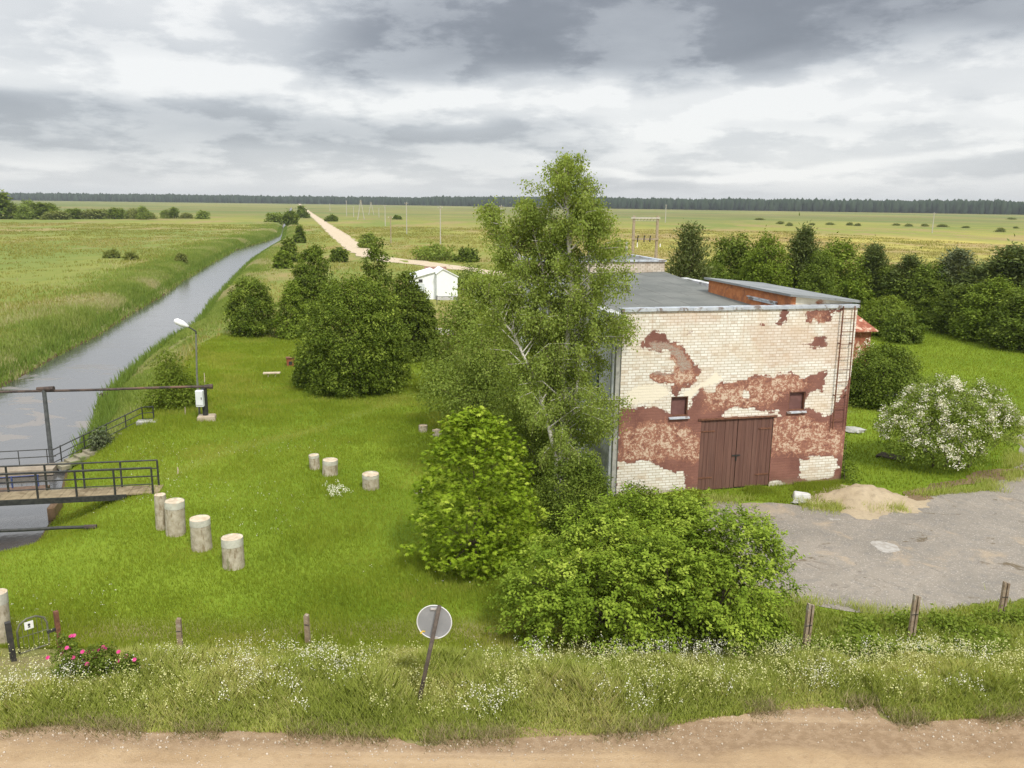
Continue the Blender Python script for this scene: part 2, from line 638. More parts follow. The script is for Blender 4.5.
# ---- water
def water_material():
    n = NT('canal_water')
    p = n.geo()
    rp = n.mapping(p, (1, .45, 1), (0, 0, math.radians(-13)))
    film = n.noise(n.mapping(p, (.55, 1.3, 1), (0, 0, math.radians(12))), .33, 6, .55, 1.2)
    sx = n.n('ShaderNodeSeparateXYZ')
    n.link(p, sx.inputs[0])
    near = n.math('MULTIPLY', n.ss(sx.outputs[1], 70, 44), n.ss(sx.outputs[1], 34, 39))
    f = n.math('MULTIPLY', n.ss(film, .55, .60), n.math('MULTIPLY_ADD', near, .8, .2))
    f = n.math('MULTIPLY', f, n.math('MULTIPLY_ADD', near, .55, .45))
    h = n.math('ADD', n.noise(rp, 1.6, 4, .6), n.math('MULTIPLY', n.noise(rp, 9, 3), .25))
    col = n.mix(f, (.060, .060, .060), (.205, .188, .175))
    rough = n.math('MULTIPLY_ADD', f, .4, .10)
    w = n.principled(col, rough, n.bump(h, .22, .06), .5)
    g = n.n('ShaderNodeBsdfGlossy')
    g.inputs[0].default_value = (.82, .83, .86, 1)
    g.inputs['Roughness'].default_value = .16
    n.link(n.bump(h, .22, .06), g.inputs['Normal'])
    m = n.n('ShaderNodeMixShader')
    n.setin(m.inputs[0], n.math('MULTIPLY', n.math('SUBTRACT', 1.0, f), .17))
    n.link(w, m.inputs[1])
    n.link(g.outputs[0], m.inputs[2])
    return n.finish(m.outputs[0])


def fill_poly(name, pts2, z, mat, kind='structure'):
    """flat polygon sheet following 2d points at height z"""
    import bmesh
    from mathutils.geometry import tessellate_polygon
    vs = [Vector((float(p[0]), float(p[1]), z)) for p in pts2]
    tris = tessellate_polygon([vs])
    me = bpy.data.meshes.new(name)
    me.from_pydata([tuple(v) for v in vs], [], [tuple(t) for t in tris])
    bm = bmesh.new()
    bm.from_mesh(me)
    for f in bm.faces:
        if f.normal.z < 0: f.normal_flip()
    bm.to_mesh(me)
    bm.free()
    o = bpy.data.objects.new(name, me)
    COL.objects.link(o)
    me.materials.append(mat)
    return tag(o, kind=kind)


def ragged(pts, step, amp, seed=0):
    r = np.random.default_rng(seed)
    out = []
    pts = [np.array(p[:2], float) for p in pts]
    for i in range(len(pts)):
        a, b = pts[i], pts[(i + 1) % len(pts)]
        L = np.linalg.norm(b - a)
        k = max(1, min(160, int(L / step)))
        nrm = np.array([-(b - a)[1], (b - a)[0]]) / (L + 1e-9)
        for j in range(k):
            p = a + (b - a) * j / k
            w = amp * ((vnoise(p[0], p[1], .9, seed) - .5) * 1.4 + (vnoise(p[0], p[1], 3.5, seed + 1) - .5) * .6 + r.normal() * .08)
            out.append(p + nrm * float(w))
    return out


# water sheet a little wider than the waterline so that the banks cut it
cw = canal.copy()
nrm = np.roll(cw, -1, 0) - np.roll(cw, 1, 0)
nrm = np.stack([nrm[:, 1], -nrm[:, 0]], 1)
nrm /= np.linalg.norm(nrm, axis=1)[:, None] + 1e-9
area = 0.5 * np.sum(cw[:, 0] * np.roll(cw[:, 1], -1) - np.roll(cw[:, 0], -1) * cw[:, 1])
water = fill_poly('water', cw + nrm * (0.25 if area > 0 else -0.25), WZ + .005, water_material())


# ---- roads and yard
def mat_sand(name, c1, c2, c3, edge=False):
    n = NT(name)
    p = n.geo()
    a = n.noise(p, .8, 6, .6)
    b = n.noise(p, 7, 5, .65)
    c = n.noise(p, 38, 3, .6)
    col = n.mix(n.ss(a, .35, .65), c1, c2)
    col = n.mix(n.math('MULTIPLY', n.ss(b, .5, .7), .5), col, c3)
    col = n.mix(n.math('MULTIPLY', n.ss(c, .60, .72), .6), col, (.52, .43, .33))
    if edge:
        sx = n.n('ShaderNodeSeparateXYZ')
        n.link(p, sx.inputs[0])
        e = n.ss(n.math('ADD', sx.outputs[1], n.math('MULTIPLY', n.math('SUBTRACT', n.noise(n.mapping(p, (.5, 1, 1)), .9, 5, .6), .5), 1.3)), 12.45, 12.85)
        col = n.mix(n.math('MULTIPLY', e, .8), col, n.mix(n.ss(b, .4, .65), (.235, .160, .098), (.335, .240, .155)))
        tr = n.noise(n.mapping(p, (.06, 2.6, 1)), 1.0, 3, .5)
        col = n.mix(n.math('MULTIPLY', n.ss(tr, .48, .64), .5), col, (.50, .37, .24))
    h = n.math('ADD', b, n.math('MULTIPLY', c, .8))
    return n.finish(n.principled(col, .95, n.bump(h, .7, .05), .1))


M_SAND = mat_sand('road_sand', (.370, .258, .150), (.440, .318, .190), (.29, .198, .115), True)
M_GRAVEL = mat_sand('pale_gravel', (.50, .41, .29), (.57, .48, .355), (.43, .34, .23))
near_px = [(-120, 734), (0, 737), (60, 731), (150, 739), (240, 737), (330, 742), (430, 747), (520, 744), (600, 741), (650, 733), (700, 722), (760, 714), (830, 709), (878, 708), (892, 724), (960, 722), (1024, 718), (1150, 712)]
near_px = [(x, y - (6 if x < 620 else 2)) for x, y in near_px]
near_edge = [atz(x, y, .8)[:2] for x, y in near_px]
dirt_pts = ragged([np.array((-40, near_edge[0][1]))] + near_edge + [np.array((40, near_edge[-1][1])), np.array((40, 6.0)), np.array((-40, 6.0))], .12, .32, 4)
dirt_road = fill_poly('dirt_road', dirt_pts, .825, M_SAND)

gl = [(297.6, 203.2), (308, 213.5), (319, 224), (332, 237), (345, 249), (357, 256)]
gr = [(299.6, 203.2), (310, 211.5), (324, 220.5), (341, 231), (352, 238), (363, 246), (378, 253.5), (394, 258)]
br_u = [(394, 258), (431, 262), (470, 267.5), (520, 275)]
br_l = [(357, 256), (376, 260.5), (398, 263), (430, 266.5), (470, 271.5), (520, 280)]
gpts = [atz(*p) for p in gl] + [atz(*p) for p in br_l[1:]] + [atz(*p) for p in reversed(br_u)] + [atz(*p) for p in reversed(gr[:-1])]
gravel_road = fill_poly('gravel_road', ragged(gpts, 2.0, .9, 9), .04, M_GRAVEL)


def asphalt_material():
    n = NT('old_asphalt')
    p = n.geo()
    a = n.noise(p, .35, 6, .6, .4)
    b = n.noise(p, 3.0, 6, .65)
    c = n.noise(p, 45, 3, .7)
    col = n.mix(n.ss(a, .35, .65), (.225, .203, .172), (.292, .258, .215))
    col = n.mix(n.math('MULTIPLY', n.ss(b, .48, .66), .5), col, (.180, .170, .158))
    col = n.mix(n.math('MULTIPLY', n.ss(n.noise(p, 22, 3, .6), .57, .66), .7), col, (.50, .46, .41))
    sand = n.ss(n.noise(p, .55, 6, .65, .6), .56, .70)
    col = n.mix(n.math('MULTIPLY', sand, .55), col, (.44, .345, .235))
    moss = n.ss(n.noise(n.mapping(p, (1, 1.6, 1), loc=(4, 9, 0)), .62, 6, .7, 1.0), .615, .67)
    col = n.mix(n.math('MULTIPLY', moss, .8), col, (.115, .085, .045))
    sx = n.n('ShaderNodeSeparateXYZ')
    n.link(p, sx.inputs[0])
    cr = n.math('ABSOLUTE', n.math('SUBTRACT', n.noise(p, .5, 4, .55, .8), .5))
    col = n.mix(n.math('MULTIPLY', n.math('MULTIPLY', n.ss(cr, .006, .001), n.ss(a, .48, .58)), .5), col, (.13, .105, .08))
    h = n.math('ADD', n.math('MULTIPLY', c, .7), b)
    return n.finish(n.principled(col, .9, n.bump(h, .6, .03), .2))


asphalt_yard = fill_poly('asphalt_yard', ragged([atz(x, y, .02) for x, y in yard_px], .3, .5, 12), .014, asphalt_material())
# worn track and pale spilled lime on the yard
M_EARTH = mat_sand('worn_earth', (.17, .12, .07), (.24, .17, .10), (.12, .10, .04))
track_px = [(905, 503), (930, 492), (975, 484), (1024, 472), (1024, 466), (985, 472), (940, 480), (912, 490)]
dirt_path = fill_poly('path', ragged([atz(x, y, .02) for x, y in track_px], .2, .5, 3), .020, M_EARTH)
M_LIME = mat_simple('lime_stain', (.42, .40, .37), (.31, .285, .25), 6, .95, .2)
lime = fill_poly('lime_spill', ragged([atz(885, 544, .1)[:2] + .20 * np.array((math.cos(t) * 1.0, math.sin(t) * 1.2)) for t in np.linspace(0, 6.28, 18)[:-1]], .12, .35, 5), .019, M_LIME)
lime2 = fill_poly('lime_spill', ragged([atz(835, 517, .1)[:2] + np.array((.30 * math.cos(t), .16 * math.sin(t))) for t in np.linspace(0, 6.28, 18)[:-1]], .12, .35, 6), .019, M_LIME)

# ------------------------------------------------------------------ foliage library


def leaf_arrays(P, T, N, L, Wd):
    T = T / (np.linalg.norm(T, axis=1)[:, None] + 1e-9)
    Sd = np.cross(T, N)
    Sd /= np.linalg.norm(Sd, axis=1)[:, None] + 1e-9
    L = np.broadcast_to(L, (len(P),))[:, None]
    Wd = np.broadcast_to(Wd, (len(P),))[:, None]
    Nn = np.cross(Sd, T)
    a = P
    b = P + T * L * .42 + Sd * Wd * .5 + Nn * L * .05
    c = P + T * L - Nn * L * .08
    d = P + T * L * .42 - Sd * Wd * .5 + Nn * L * .05
    return np.stack([a, b, c, d], 1).reshape(-1, 3)


def leaf_mesh(name, P, T, N, L, Wd, tint, mat, parent=None):
    V = leaf_arrays(P, T, N, L, Wd)
    k = len(P)
    return mesh_np(name, V, np.arange(4 * k), np.full(k, 4), mat, parent, tint=np.clip(tint, 0, 1))


def unit(r, n):
    v = r.normal(size=(n, 3))
    return v / np.linalg.norm(v, axis=1)[:, None]


def lobe_points(r, lobes, n, inner=.3, low=-.75):
    lob = np.array([[*c, *q_] for c, q_ in lobes], float)
    wts = (lob[:, 3] * lob[:, 4] + lob[:, 3] * lob[:, 5] + lob[:, 4] * lob[:, 5])
    k = r.choice(len(lob), n, p=wts / wts.sum())
    d = unit(r, n)
    flip = d[:, 2] < low
    d[flip, 2] *= -1
    rr = np.where(r.random(n) < inner, r.random(n) ** .5 * .85, 1 - np.abs(r.normal(0, .10, n)))
    C = lob[k, :3] + d * rr[:, None] * lob[k, 3:]
    nn = d / lob[k, 3:]
    nn /= np.linalg.norm(nn, axis=1)[:, None]
    # drop points well inside another lobe
    keep = np.ones(n, bool)
    for j in range(len(lob)):
        e = (((C - lob[j, :3]) / lob[j, 3:]) ** 2).sum(1)
        keep &= ~((e < .5) & (k != j) & (r.random(n) < .8))
    return C[keep], nn[keep]


def crown_broad(r, lobes, n_cl, per, rc, L, Wd, droop=.35, inner=.3, tint_mid=.45, spread=.75, stretch=(1, 1, 1)):
    C, nn = lobe_points(r, lobes, n_cl, inner)
    keep = vnoise(C[:, 0] * 1.3 + C[:, 2], C[:, 1] * 1.3 - C[:, 2] * .8, 1.1 / max(rc * 3, .2), int(r.integers(99))) > .17
    C, nn = C[keep], nn[keep]
    m = len(C)
    ct = r.normal(0, .17, m)
    P = np.repeat(C, per, 0)
    nr = np.repeat(nn, per, 0)
    o = r.normal(size=(m * per, 3)) * rc * np.array(stretch)
    P = P + o
    N = nr * .5 + np.array([0, 0, .65]) + r.normal(size=P.shape) * spread
    N /= np.linalg.norm(N, axis=1)[:, None]
    T = nr * .6 + r.normal(size=P.shape) * .8 + np.array([0, 0, -droop])
    T -= N * (T * N).sum(1)[:, None] * .8
    tint = tint_mid + np.repeat(ct, per) + r.normal(0, .14, m * per)
    ls = L * (.65 + .7 * r.random(m * per))
    return P, T, N, ls, ls * Wd / L, tint, C


def crown_env(r, w, h, prof, n, per, rc, L, asp, lump=.12, shell=.06, inner=.22, droop=.3, tint=.45, d=None, up=.6, spread=.6, z0=.0):
    ts = np.linspace(0, 1, 60)
    pv_ = np.maximum(np.interp(ts, prof[0], prof[1]), .02)
    cdf = np.cumsum(pv_)
    t = np.interp(r.random(n) * cdf[-1], cdf, ts)
    a = r.random(n) * 6.283
    lm = np.zeros(n)
    for k in range(5):
        lm += np.sin(a * r.integers(2, 8) + t * r.uniform(6, 34) + r.random() * 6) * r.uniform(.5, 1)
    lm = 1 + lump * lm / 1.6
    slope = np.gradient(np.interp(ts, prof[0], prof[1]), ts)
    sl_ = -np.interp(t, ts, slope) * w / 2 / h
    q_ = np.where(r.random(n) < inner, np.sqrt(r.random(n)) * .88, 1 - np.abs(r.normal(0, shell, n)))
    lm = lm / (1 + .9 * lump)
    rad = w / 2 * np.interp(t, prof[0], prof[1]) * lm * q_ * .97
    yr = (d or w) / w
    C = np.stack([np.cos(a) * rad, np.sin(a) * rad * yr, z0 + t * (h - z0) * (1 + .04 * (lm - 1))], 1)
    nn = np.stack([np.cos(a), np.sin(a), np.clip(sl_, -.6, 2.5)], 1)
    nn /= np.linalg.norm(nn, axis=1)[:, None]
    # gather most leaf clusters onto boughs, leaving shaded gaps between them
    nb = max(20, n // 13)
    kb = r.integers(0, nb, n)
    on = r.random(n) < .74
    br_ = .060 * w
    off_ = r.normal(size=(n, 3)) * np.array([br_, br_, br_ * .6])
    B = C[:nb][kb] + off_ - nn[:nb][kb] * (np.abs(off_).sum(1) * .18)[:, None] + nn[:nb][kb] * br_ * .25
    C = np.where(on[:, None], B, C)
    nn = np.where(on[:, None], nn[:nb][kb] * .6 + off_ / br_ * .35, nn)
    nn /= np.linalg.norm(nn, axis=1)[:, None]
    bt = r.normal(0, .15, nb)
    ct = np.where(on, bt[kb] + .06, -.12) + r.normal(0, .08, n)  # leaves off the boughs tinted darker: gap shade painted into their colour
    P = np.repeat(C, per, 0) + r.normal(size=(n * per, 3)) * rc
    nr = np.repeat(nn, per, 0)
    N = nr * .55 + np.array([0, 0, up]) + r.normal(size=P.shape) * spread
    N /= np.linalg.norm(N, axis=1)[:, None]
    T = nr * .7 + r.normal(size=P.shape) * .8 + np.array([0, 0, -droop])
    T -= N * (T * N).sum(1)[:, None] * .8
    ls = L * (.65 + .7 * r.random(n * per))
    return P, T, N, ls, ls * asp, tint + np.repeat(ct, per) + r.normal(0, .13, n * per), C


EGG = ([0, .05, .2, .45, .68, .85, .95, 1.0], [.62, .86, 1.0, .97, .76, .5, .28, .06])
DOME = ([0, .06, .25, .5, .72, .88, .96, 1.0], [.7, .92, 1.0, .98, .86, .60, .36, .08])
CONE = ([0, .06, .2, .45, .7, .88, 1.0], [.75, .95, 1.0, .80, .50, .24, .03])
SPIRE = ([0, .08, .25, .5, .75, .92, 1.0], [.45, .80, 1.0, .88, .56, .24, .03])


def env_tree(name, loc, w, h, leaf, L, n, per, label, cat, group=None, seed=0, prof=EGG, rc=None, lump=.12, asp=.55, bark=None, droop=.3, d=None, tint=.45, z0=.0):
    r = np.random.default_rng(seed)
    root = plant(name, loc, label, cat, group)
    P, T, N, ls, ws, tn, C = crown_env(r, w, h, prof, n, per, rc or w * .03, L, asp, lump, d=d, droop=droop, tint=tint, z0=z0)
    P[:, 2] = np.maximum(P[:, 2], .03)
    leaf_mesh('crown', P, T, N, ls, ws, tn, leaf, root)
    tg = [C[i] * (.85, .85, .97) for i in r.choice(len(C), 30, replace=False)]
    trunk_mesh('trunk', bark or M_BARK, root, r, h * .8, max(.05, h * .018), tg)
    return root


def limb_path(a, b, r, k=5, sag=.12):
    a, b = np.array(a, float), np.array(b, float)
    out = []
    L = np.linalg.norm(b - a)
    for i in range(k + 1):
        t = i / k
        p = a + (b - a) * t
        p = p + np.array([0, 0, 1]) * math.sin(t * math.pi) * L * sag * .5 + (r.normal(size=3) * L * .03 if 0 < i < k else 0)
        out.append(p)
    return out


def trunk_mesh(name, mat, parent, r, height_, rad, targets, stems=None, n=8, twigs=(), bare=.25):
    mb = MB()
    stems = stems or [[(0, 0, -.15), (0, 0, height_)]]
    paths = []
    for st in stems:
        p = limb_path(st[0], st[-1], r, 7, .0) if len(st) == 2 else [np.array(q_, float) for q_ in st]
        rr = [rad * (1 - .88 * i / (len(p) - 1)) for i in range(len(p))]
        rr[0] *= 1.25
        mb.tube(p, rr, n)
        paths.append((p, rr))
    for t in targets:
        t = np.array(t, float)
        best = min(paths, key=lambda pr: np.linalg.norm(pr[0][len(pr[0]) // 2][:2] - t[:2]))
        p, rr = best
        z = max(height_ * bare, t[2] - .55 * np.linalg.norm(t[:2] - p[0][:2]) - .1 * height_)
        k = min(range(len(p)), key=lambda i: abs(p[i][2] - z))
        k = min(k, len(p) - 2)
        q_ = limb_path(p[k], t, r, 4, .1)
        r0 = max(rr[k] * .5, rad * .12)
        mb.tube(q_, [r0 * (1 - .8 * i / 4) for i in range(5)], 5, cap=False)
    for a, b in twigs:
        q_ = limb_path(a, b, r, 2, .1)
        mb.tube(q_, [rad * .08, rad * .06, rad * .03], 4, cap=False)
    return mb.build(name, mat, parent, smooth=True)


M_BARK = mat_simple('bark', (.10, .075, .055), (.17, .135, .10), 9, .95, .6)
M_TWIG = mat_simple('twig_bark', (.13, .10, .07), (.19, .15, .11), 9, .95, .4)


def birch_bark():
    n = NT('birch_bark')
    v = n.coord()
    a = n.noise(n.mapping(v, (4, 4, 16)), 1.5, 4, .6)
    col = n.mix(n.ss(a, .60, .66), (.62, .59, .53), (.06, .05, .045))
    return n.finish(n.principled(col, .8, n.bump(a, .3, .02), .2))


M_BIRCH = birch_bark()
L_CHEST = mat_leaf('chestnut_leaf', (.095, .165, .010), (.260, .375, .024), .24, .45, (.56, .66, .10))
L_MAPLE = mat_leaf('maple_leaf', (.085, .146, .014), (.195, .280, .028), .22, .5, (.38, .47, .07))
L_BIRCH = mat_leaf('birch_leaf', (.175, .250, .050), (.305, .395, .090), .45, .5, (.45, .53, .17))
L_DARK = mat_leaf('dark_leaf', (.062, .104, .014), (.138, .196, .025), .22, .45, (.32, .40, .065))
L_MID = mat_leaf('mid_leaf', (.072, .115, .016), (.140, .195, .028), .25, .5, (.25, .31, .06))
L_CONE = mat_leaf('cone_leaf', (.085, .140, .014), (.165, .230, .026), .22, .5, (.28, .35, .06))
L_OLIVE = mat_leaf('olive_leaf', (.125, .182, .030), (.225, .300, .055), .32, .5, (.34, .41, .10))
L_LIGHT = mat_leaf('light_leaf', (.105, .165, .018), (.190, .260, .035), .34, .5, (.28, .34, .07))
L_GREY = mat_leaf('grey_leaf', (.075, .105, .050), (.150, .180, .095), .2, .6, (.22, .25, .14))
L_PINE = mat_leaf('pine_needle', (.076, .112, .034), (.138, .178, .052), .2, .5, (.22, .25, .09))
L_SPRUCE = mat_leaf('spruce_needle', (.085, .120, .035), (.150, .185, .060), .2, .5, (.21, .24, .09))
L_BLOOM = mat_leaf('white_blossom', (.62, .63, .50), (.80, .80, .70), .2, .7, (.88, .88, .82))
L_PINK = mat_leaf('pink_petal', (.50, .030, .17), (.66, .07, .27), .2, .6, (.78, .22, .42))


def plant(name, loc, label, cat, group=None, rz=0.0):
    return empty(name, loc, rz, label, cat, group)


def scatter_lobes(r, w, h, d=None, n=7, base=.12, peak=.62, shrink=.42, cone=0.0):
    """irregular crown: several ellipsoid lobes inside a w x d x h envelope standing on z=0"""
    d = d or w
    out = []
    for i in range(n):
        t = r.random()
        z = h * (base + (1 - base - .18) * t)
        prof = math.sqrt(max(.05, 1 - ((t - (peak - .35)) / (1.05 - peak + .35 * 1.0)) ** 2)) if cone == 0 else (1 - t * cone)
        a = r.random() * 6.28
        rad = .30 * prof * (.55 + .6 * r.random())
        s = shrink * (.75 + .5 * r.random()) * (.55 + .45 * prof)
        out.append(((math.cos(a) * w * rad, math.sin(a) * d * rad, z), (w * s * .62, d * s * .62, h * s * .50)))
    out.append(((0, 0, h * (base + .22)), (w * .36 * 1.1, d * .36 * 1.1, h * .30)))
    out.append(((0, 0, h * .70), (w * .24, d * .24, h * .30)))
    return out


def broad_tree(name, loc, w, h, leaf, L, n_cl, per, label, cat, group=None, seed=0, d=None, rc=None, bark=None, base=.12, lobes=None, droop=.35, rad=None, inner=.3, tint=.45, peak=.62, cone=0.0, nl=7, aspect=.55):
    r = np.random.default_rng(seed)
    root = plant(name, loc, label, cat, group)
    lobes = lobes or scatter_lobes(r, w, h, d, nl, base, peak, cone=cone)
    rc = rc or w * .045
    P, T, N, ls, ws, tn, C = crown_broad(r, lobes, n_cl, per, rc, L, L * aspect, droop, inner, tint)
    P[:, 2] = np.maximum(P[:, 2], .03)
    leaf_mesh('crown', P, T, N, ls, ws, tn, leaf, root)
    tg = [C[i] for i in r.choice(len(C), min(26, len(C)), replace=False)]
    trunk_mesh('trunk', bark or M_BARK, root, r, h * .62, rad or max(.05, h * .018), tg)
    return root


def copy_tree(root, loc, rz, sc, label, cat, group=None, name=None):
    o = root.copy()
    if name: o.name = name
    COL.objects.link(o)
    o.location = [float(v) for v in loc]
    o.rotation_euler = (0, 0, rz)
    o.scale = sc
    for k in ('group',):
        if k in o: del o[k]
    tag(o, label, cat, group)
    for ch in root.children:
        c = ch.copy()
        COL.objects.link(c)
        c.parent = o
    return o


# ------------------------------------------------------------------ the warehouse
A = atz(616, 497)[:2]
B = atz(840.5, 481)[:2]
wv = (B - A) / np.linalg.norm(B - A)
ANG = math.atan2(wv[1], wv[0])
WLEN = float(np.linalg.norm(B - A))
dv = np.array([-wv[1], wv[0]])
WTOP = 6.54


def w2l(p):
    q_ = np.array(p[:2]) - A
    return np.array([q_ @ wv, q_ @ dv])


def wall_pt(px, py, t=0.0):
    """(s,z) on the plane parallel to the front wall at depth t"""
    d = ray(px, py)
    k = (t - (CAM[:2] - A) @ dv) / (d[:2] @ dv)
    p = CAM + d * k
    return np.array([(p[:2] - A) @ wv, p[2]])


def side_pt(px, py, s):
    """(t,z) on the plane s=const"""
    d = ray(px, py)
    k = (s - (CAM[:2] - A) @ wv) / (d[:2] @ wv)
    p = CAM + d * k
    return np.array([(p[:2] - A) @ dv, p[2]])


def facade_material():
    n = NT('weathered_painted_brick')
    v = n.coord()
    sx = n.n('ShaderNodeSeparateXYZ')
    n.link(v, sx.inputs[0])
    cb = n.n('ShaderNodeCombineXYZ')
    n.link(sx.outputs[0], cb.inputs[0])
    n.link(sx.outputs[2], cb.inputs[1])
    uv = cb.outputs[0]
    br = n.n('ShaderNodeTexBrick')
    n.link(uv, br.inputs['Vector'])
    br.offset = .5
    for k, val in (('Scale', 1.0), ('Mortar Size', .011), ('Mortar Smooth', .25), ('Bias', 0.0), ('Brick Width', .262), ('Row Height', .1)):
        br.inputs[k].default_value = val
    br.inputs['Color1'].default_value = (.71, .68, .60, 1)
    br.inputs['Color2'].default_value = (.84, .82, .76, 1)
    br.inputs['Mortar'].default_value = (.50, .42, .31, 1)
    a = n.noise(uv, 1.1, 6, .6)
    f = n.noise(uv, 9, 6, .7)
    g = n.noise(uv, 26, 4, .7)
    row = n.math('FLOOR', n.math('DIVIDE', sx.outputs[2], .1))
    cell = n.math('FLOOR', n.math('ADD', n.math('DIVIDE', sx.outputs[0], .262), n.math('MULTIPLY', n.math('MODULO', row, 2.0), .5)))
    cc = n.n('ShaderNodeCombineXYZ')
    n.link(cell, cc.inputs[0])
    n.link(row, cc.inputs[1])
    wn = n.n('ShaderNodeTexWhiteNoise', noise_dimensions='2D')
    n.link(cc.outputs[0], wn.inputs['Vector'])
    bn = n.math('SUBTRACT', wn.outputs[0], .5)
    cream = n.mix(n.math('MULTIPLY', n.ss(a, .42, .70), .45), br.outputs[0], (.64, .49, .33))
    cream = n.mix(n.math('MULTIPLY', n.ss(f, .52, .70), .30), cream, (.84, .77, .62))
    cream = n.mix(n.math('MULTIPLY', n.ss(bn, .36, .46), .45), cream, (.50, .38, .26))
    drip = n.noise(n.mapping(uv, (5.0, .35, 1)), 1.6, 5, .6)
    cream = n.mix(n.math('MULTIPLY', n.math('MULTIPLY', n.ss(drip, .56, .68), n.ss(sx.outputs[2], 3.6, 6.4)), .45), cream, (.50, .36, .24))
    st = n.attr('stain')
    cream = n.mix(n.math('MULTIPLY', n.ss(n.math('ADD', st, n.math('MULTIPLY', n.math('SUBTRACT', f, .5), .9)), .3, .8), .28), cream, (.54, .33, .21))
    pl = n.attr('whitewash')
    cream = n.mix(n.ss(n.math('ADD', pl, n.math('MULTIPLY', n.math('SUBTRACT', f, .5), .45)), -.02, .05), cream, (.82, .75, .61))
    # red-brown paint
    wear = n.attr('wear')
    red = n.mix(n.ss(a, .35, .62), (.192, .088, .070), (.262, .126, .098))
    red = n.mix(n.math('MULTIPLY', n.ss(g, .5, .7), .35), red, (.33, .165, .125))
    c2 = n.noise(uv, 3.0, 5, .6, .4)
    wf = n.math('ADD', n.math('MULTIPLY', wear, .135), n.math('ADD', n.math('MULTIPLY', f, .46), n.math('ADD', n.math('MULTIPLY', g, .30), n.math('MULTIPLY', c2, .34))))
    red = n.mix(n.ss(wf, .605, .68), red, (.38, .180, .118))
    red = n.mix(n.math('MULTIPLY', n.ss(wf, .68, .74), .85), red, (.68, .55, .42))
    gr = n.attr('grey')
    red = n.mix(n.ss(n.math('ADD', gr, n.math('MULTIPLY', n.math('SUBTRACT', f, .5), .5)), -.03, .05), red, n.mix(n.ss(n.math('ADD', g, n.math('MULTIPLY', n.math('SUBTRACT', f, .5), .6)), .45, .58), (.40, .35, .29), (.36, .20, .15)))
    pt = n.attr('paint')
    msk = n.ss(n.math('ADD', n.math('ADD', n.math('MULTIPLY_ADD', bn, .13, pt), n.math('MULTIPLY', n.math('SUBTRACT', n.noise(uv, 2.6, 3, .5), .5), .32)), n.math('ADD', n.math('MULTIPLY', n.math('SUBTRACT', f, .5), .22), n.math('MULTIPLY', n.math('SUBTRACT', g, .5), .12))), -.012, .018)
    col = n.mix(msk, cream, red)
    ledge = n.math('MULTIPLY', n.ss(n.math('ADD', sx.outputs[2], n.math('MULTIPLY', n.math('SUBTRACT', f, .5), .5)), .30, .02), .55)
    col = n.mix(ledge, col, (.26, .20, .13))
    h = n.math('ADD', n.math('MULTIPLY', br.outputs[1], -.7), n.math('ADD', n.math('MULTIPLY', msk, .45), n.math('MULTIPLY', g, .35)))
    return n.finish(n.principled(col, .93, n.bump(h, .55, .025), .12))


def zpx(pts):
    """zoom-crop coordinates of the facade study -> (s,z) on the wall"""
    return np.array([wall_pt(600 + x / 2.844, 250 + y / 2.844) for x, y in pts])


paint_polys = [zpx(p) for p in [
    # main body of old paint
    [(50, 462), (58, 455), (100, 450), (150, 440), (185, 455), (205, 470), (230, 478), (250, 462), (262, 425), (290, 392), (303, 402), (320, 410), (335, 382), (360, 375), (400, 377), (430, 366), (440, 357), (495, 360), (540, 345), (572, 363), (600, 352), (622, 350), (650, 346), (640, 364), (636, 385), (632, 400), (590, 407), (580, 450), (610, 457), (640, 471), (660, 460), (672, 438), (690, 410), (704, 375), (722, 335), (730, 340), (690, 660), (480, 690), (380, 700), (282, 690), (200, 720), (40, 720)],
    [(115, 275), (130, 245), (155, 230), (185, 232), (195, 250), (205, 262), (235, 270), (250, 300), (265, 330), (280, 325), (285, 345), (270, 375), (240, 395), (215, 404), (205, 385), (180, 376), (140, 370), (136, 352), (160, 340), (200, 345), (213, 325), (200, 300), (190, 288), (150, 287)],
    [(502, 207), (512, 190), (515, 165), (532, 165), (528, 205), (515, 209)],
    [(590, 170), (690, 168), (660, 182), (652, 200), (640, 210), (620, 212), (608, 203), (590, 205)],
    [(605, 257), (615, 248), (637, 250), (645, 264), (640, 280), (610, 278), (600, 272)],
    [(580, 270), (605, 266), (605, 274), (582, 274)],
    [(579, 232), (587, 218), (592, 222), (584, 233)],
    [(448, 212), (458, 208), (463, 213), (452, 216)],
    [(250, 232), (258, 224), (262, 232), (256, 238)],
    [(205, 405), (228, 395), (222, 412), (206, 418)],
]]
hole_polys = [zpx(p) for p in [
    [(48, 606), (150, 603), (156, 612), (182, 624), (236, 634), (243, 655), (240, 678), (214, 688), (190, 698), (120, 705), (60, 712), (44, 712)],
    [(570, 597), (600, 590), (660, 585), (674, 598), (676, 622), (660, 640), (640, 648), (600, 656), (564, 658)],
    [(345, 467), (375, 452), (430, 449), (505, 461), (512, 471), (345, 478)],
    [(408, 402), (420, 402), (422, 418), (410, 420)],
    [(480, 668), (500, 655), (530, 665), (560, 672), (640, 660), (690, 655), (690, 690), (480, 700)],
    [(250, 685), (275, 680), (280, 700), (250, 705)],
]]
wear_polys = [zpx(p) for p in [
    [(70, 505), (180, 490), (280, 520), (288, 592), (60, 600)],
    [(300, 400), (440, 370), (540, 355), (600, 380), (530, 405), (480, 440), (300, 450)],
    [(490, 490), (580, 475), (690, 520), (690, 580), (490, 572)],
    [(200, 262), (250, 300), (270, 370), (230, 390), (150, 360)],
    [(608, 185), (650, 190), (640, 212), (605, 205)],
]]
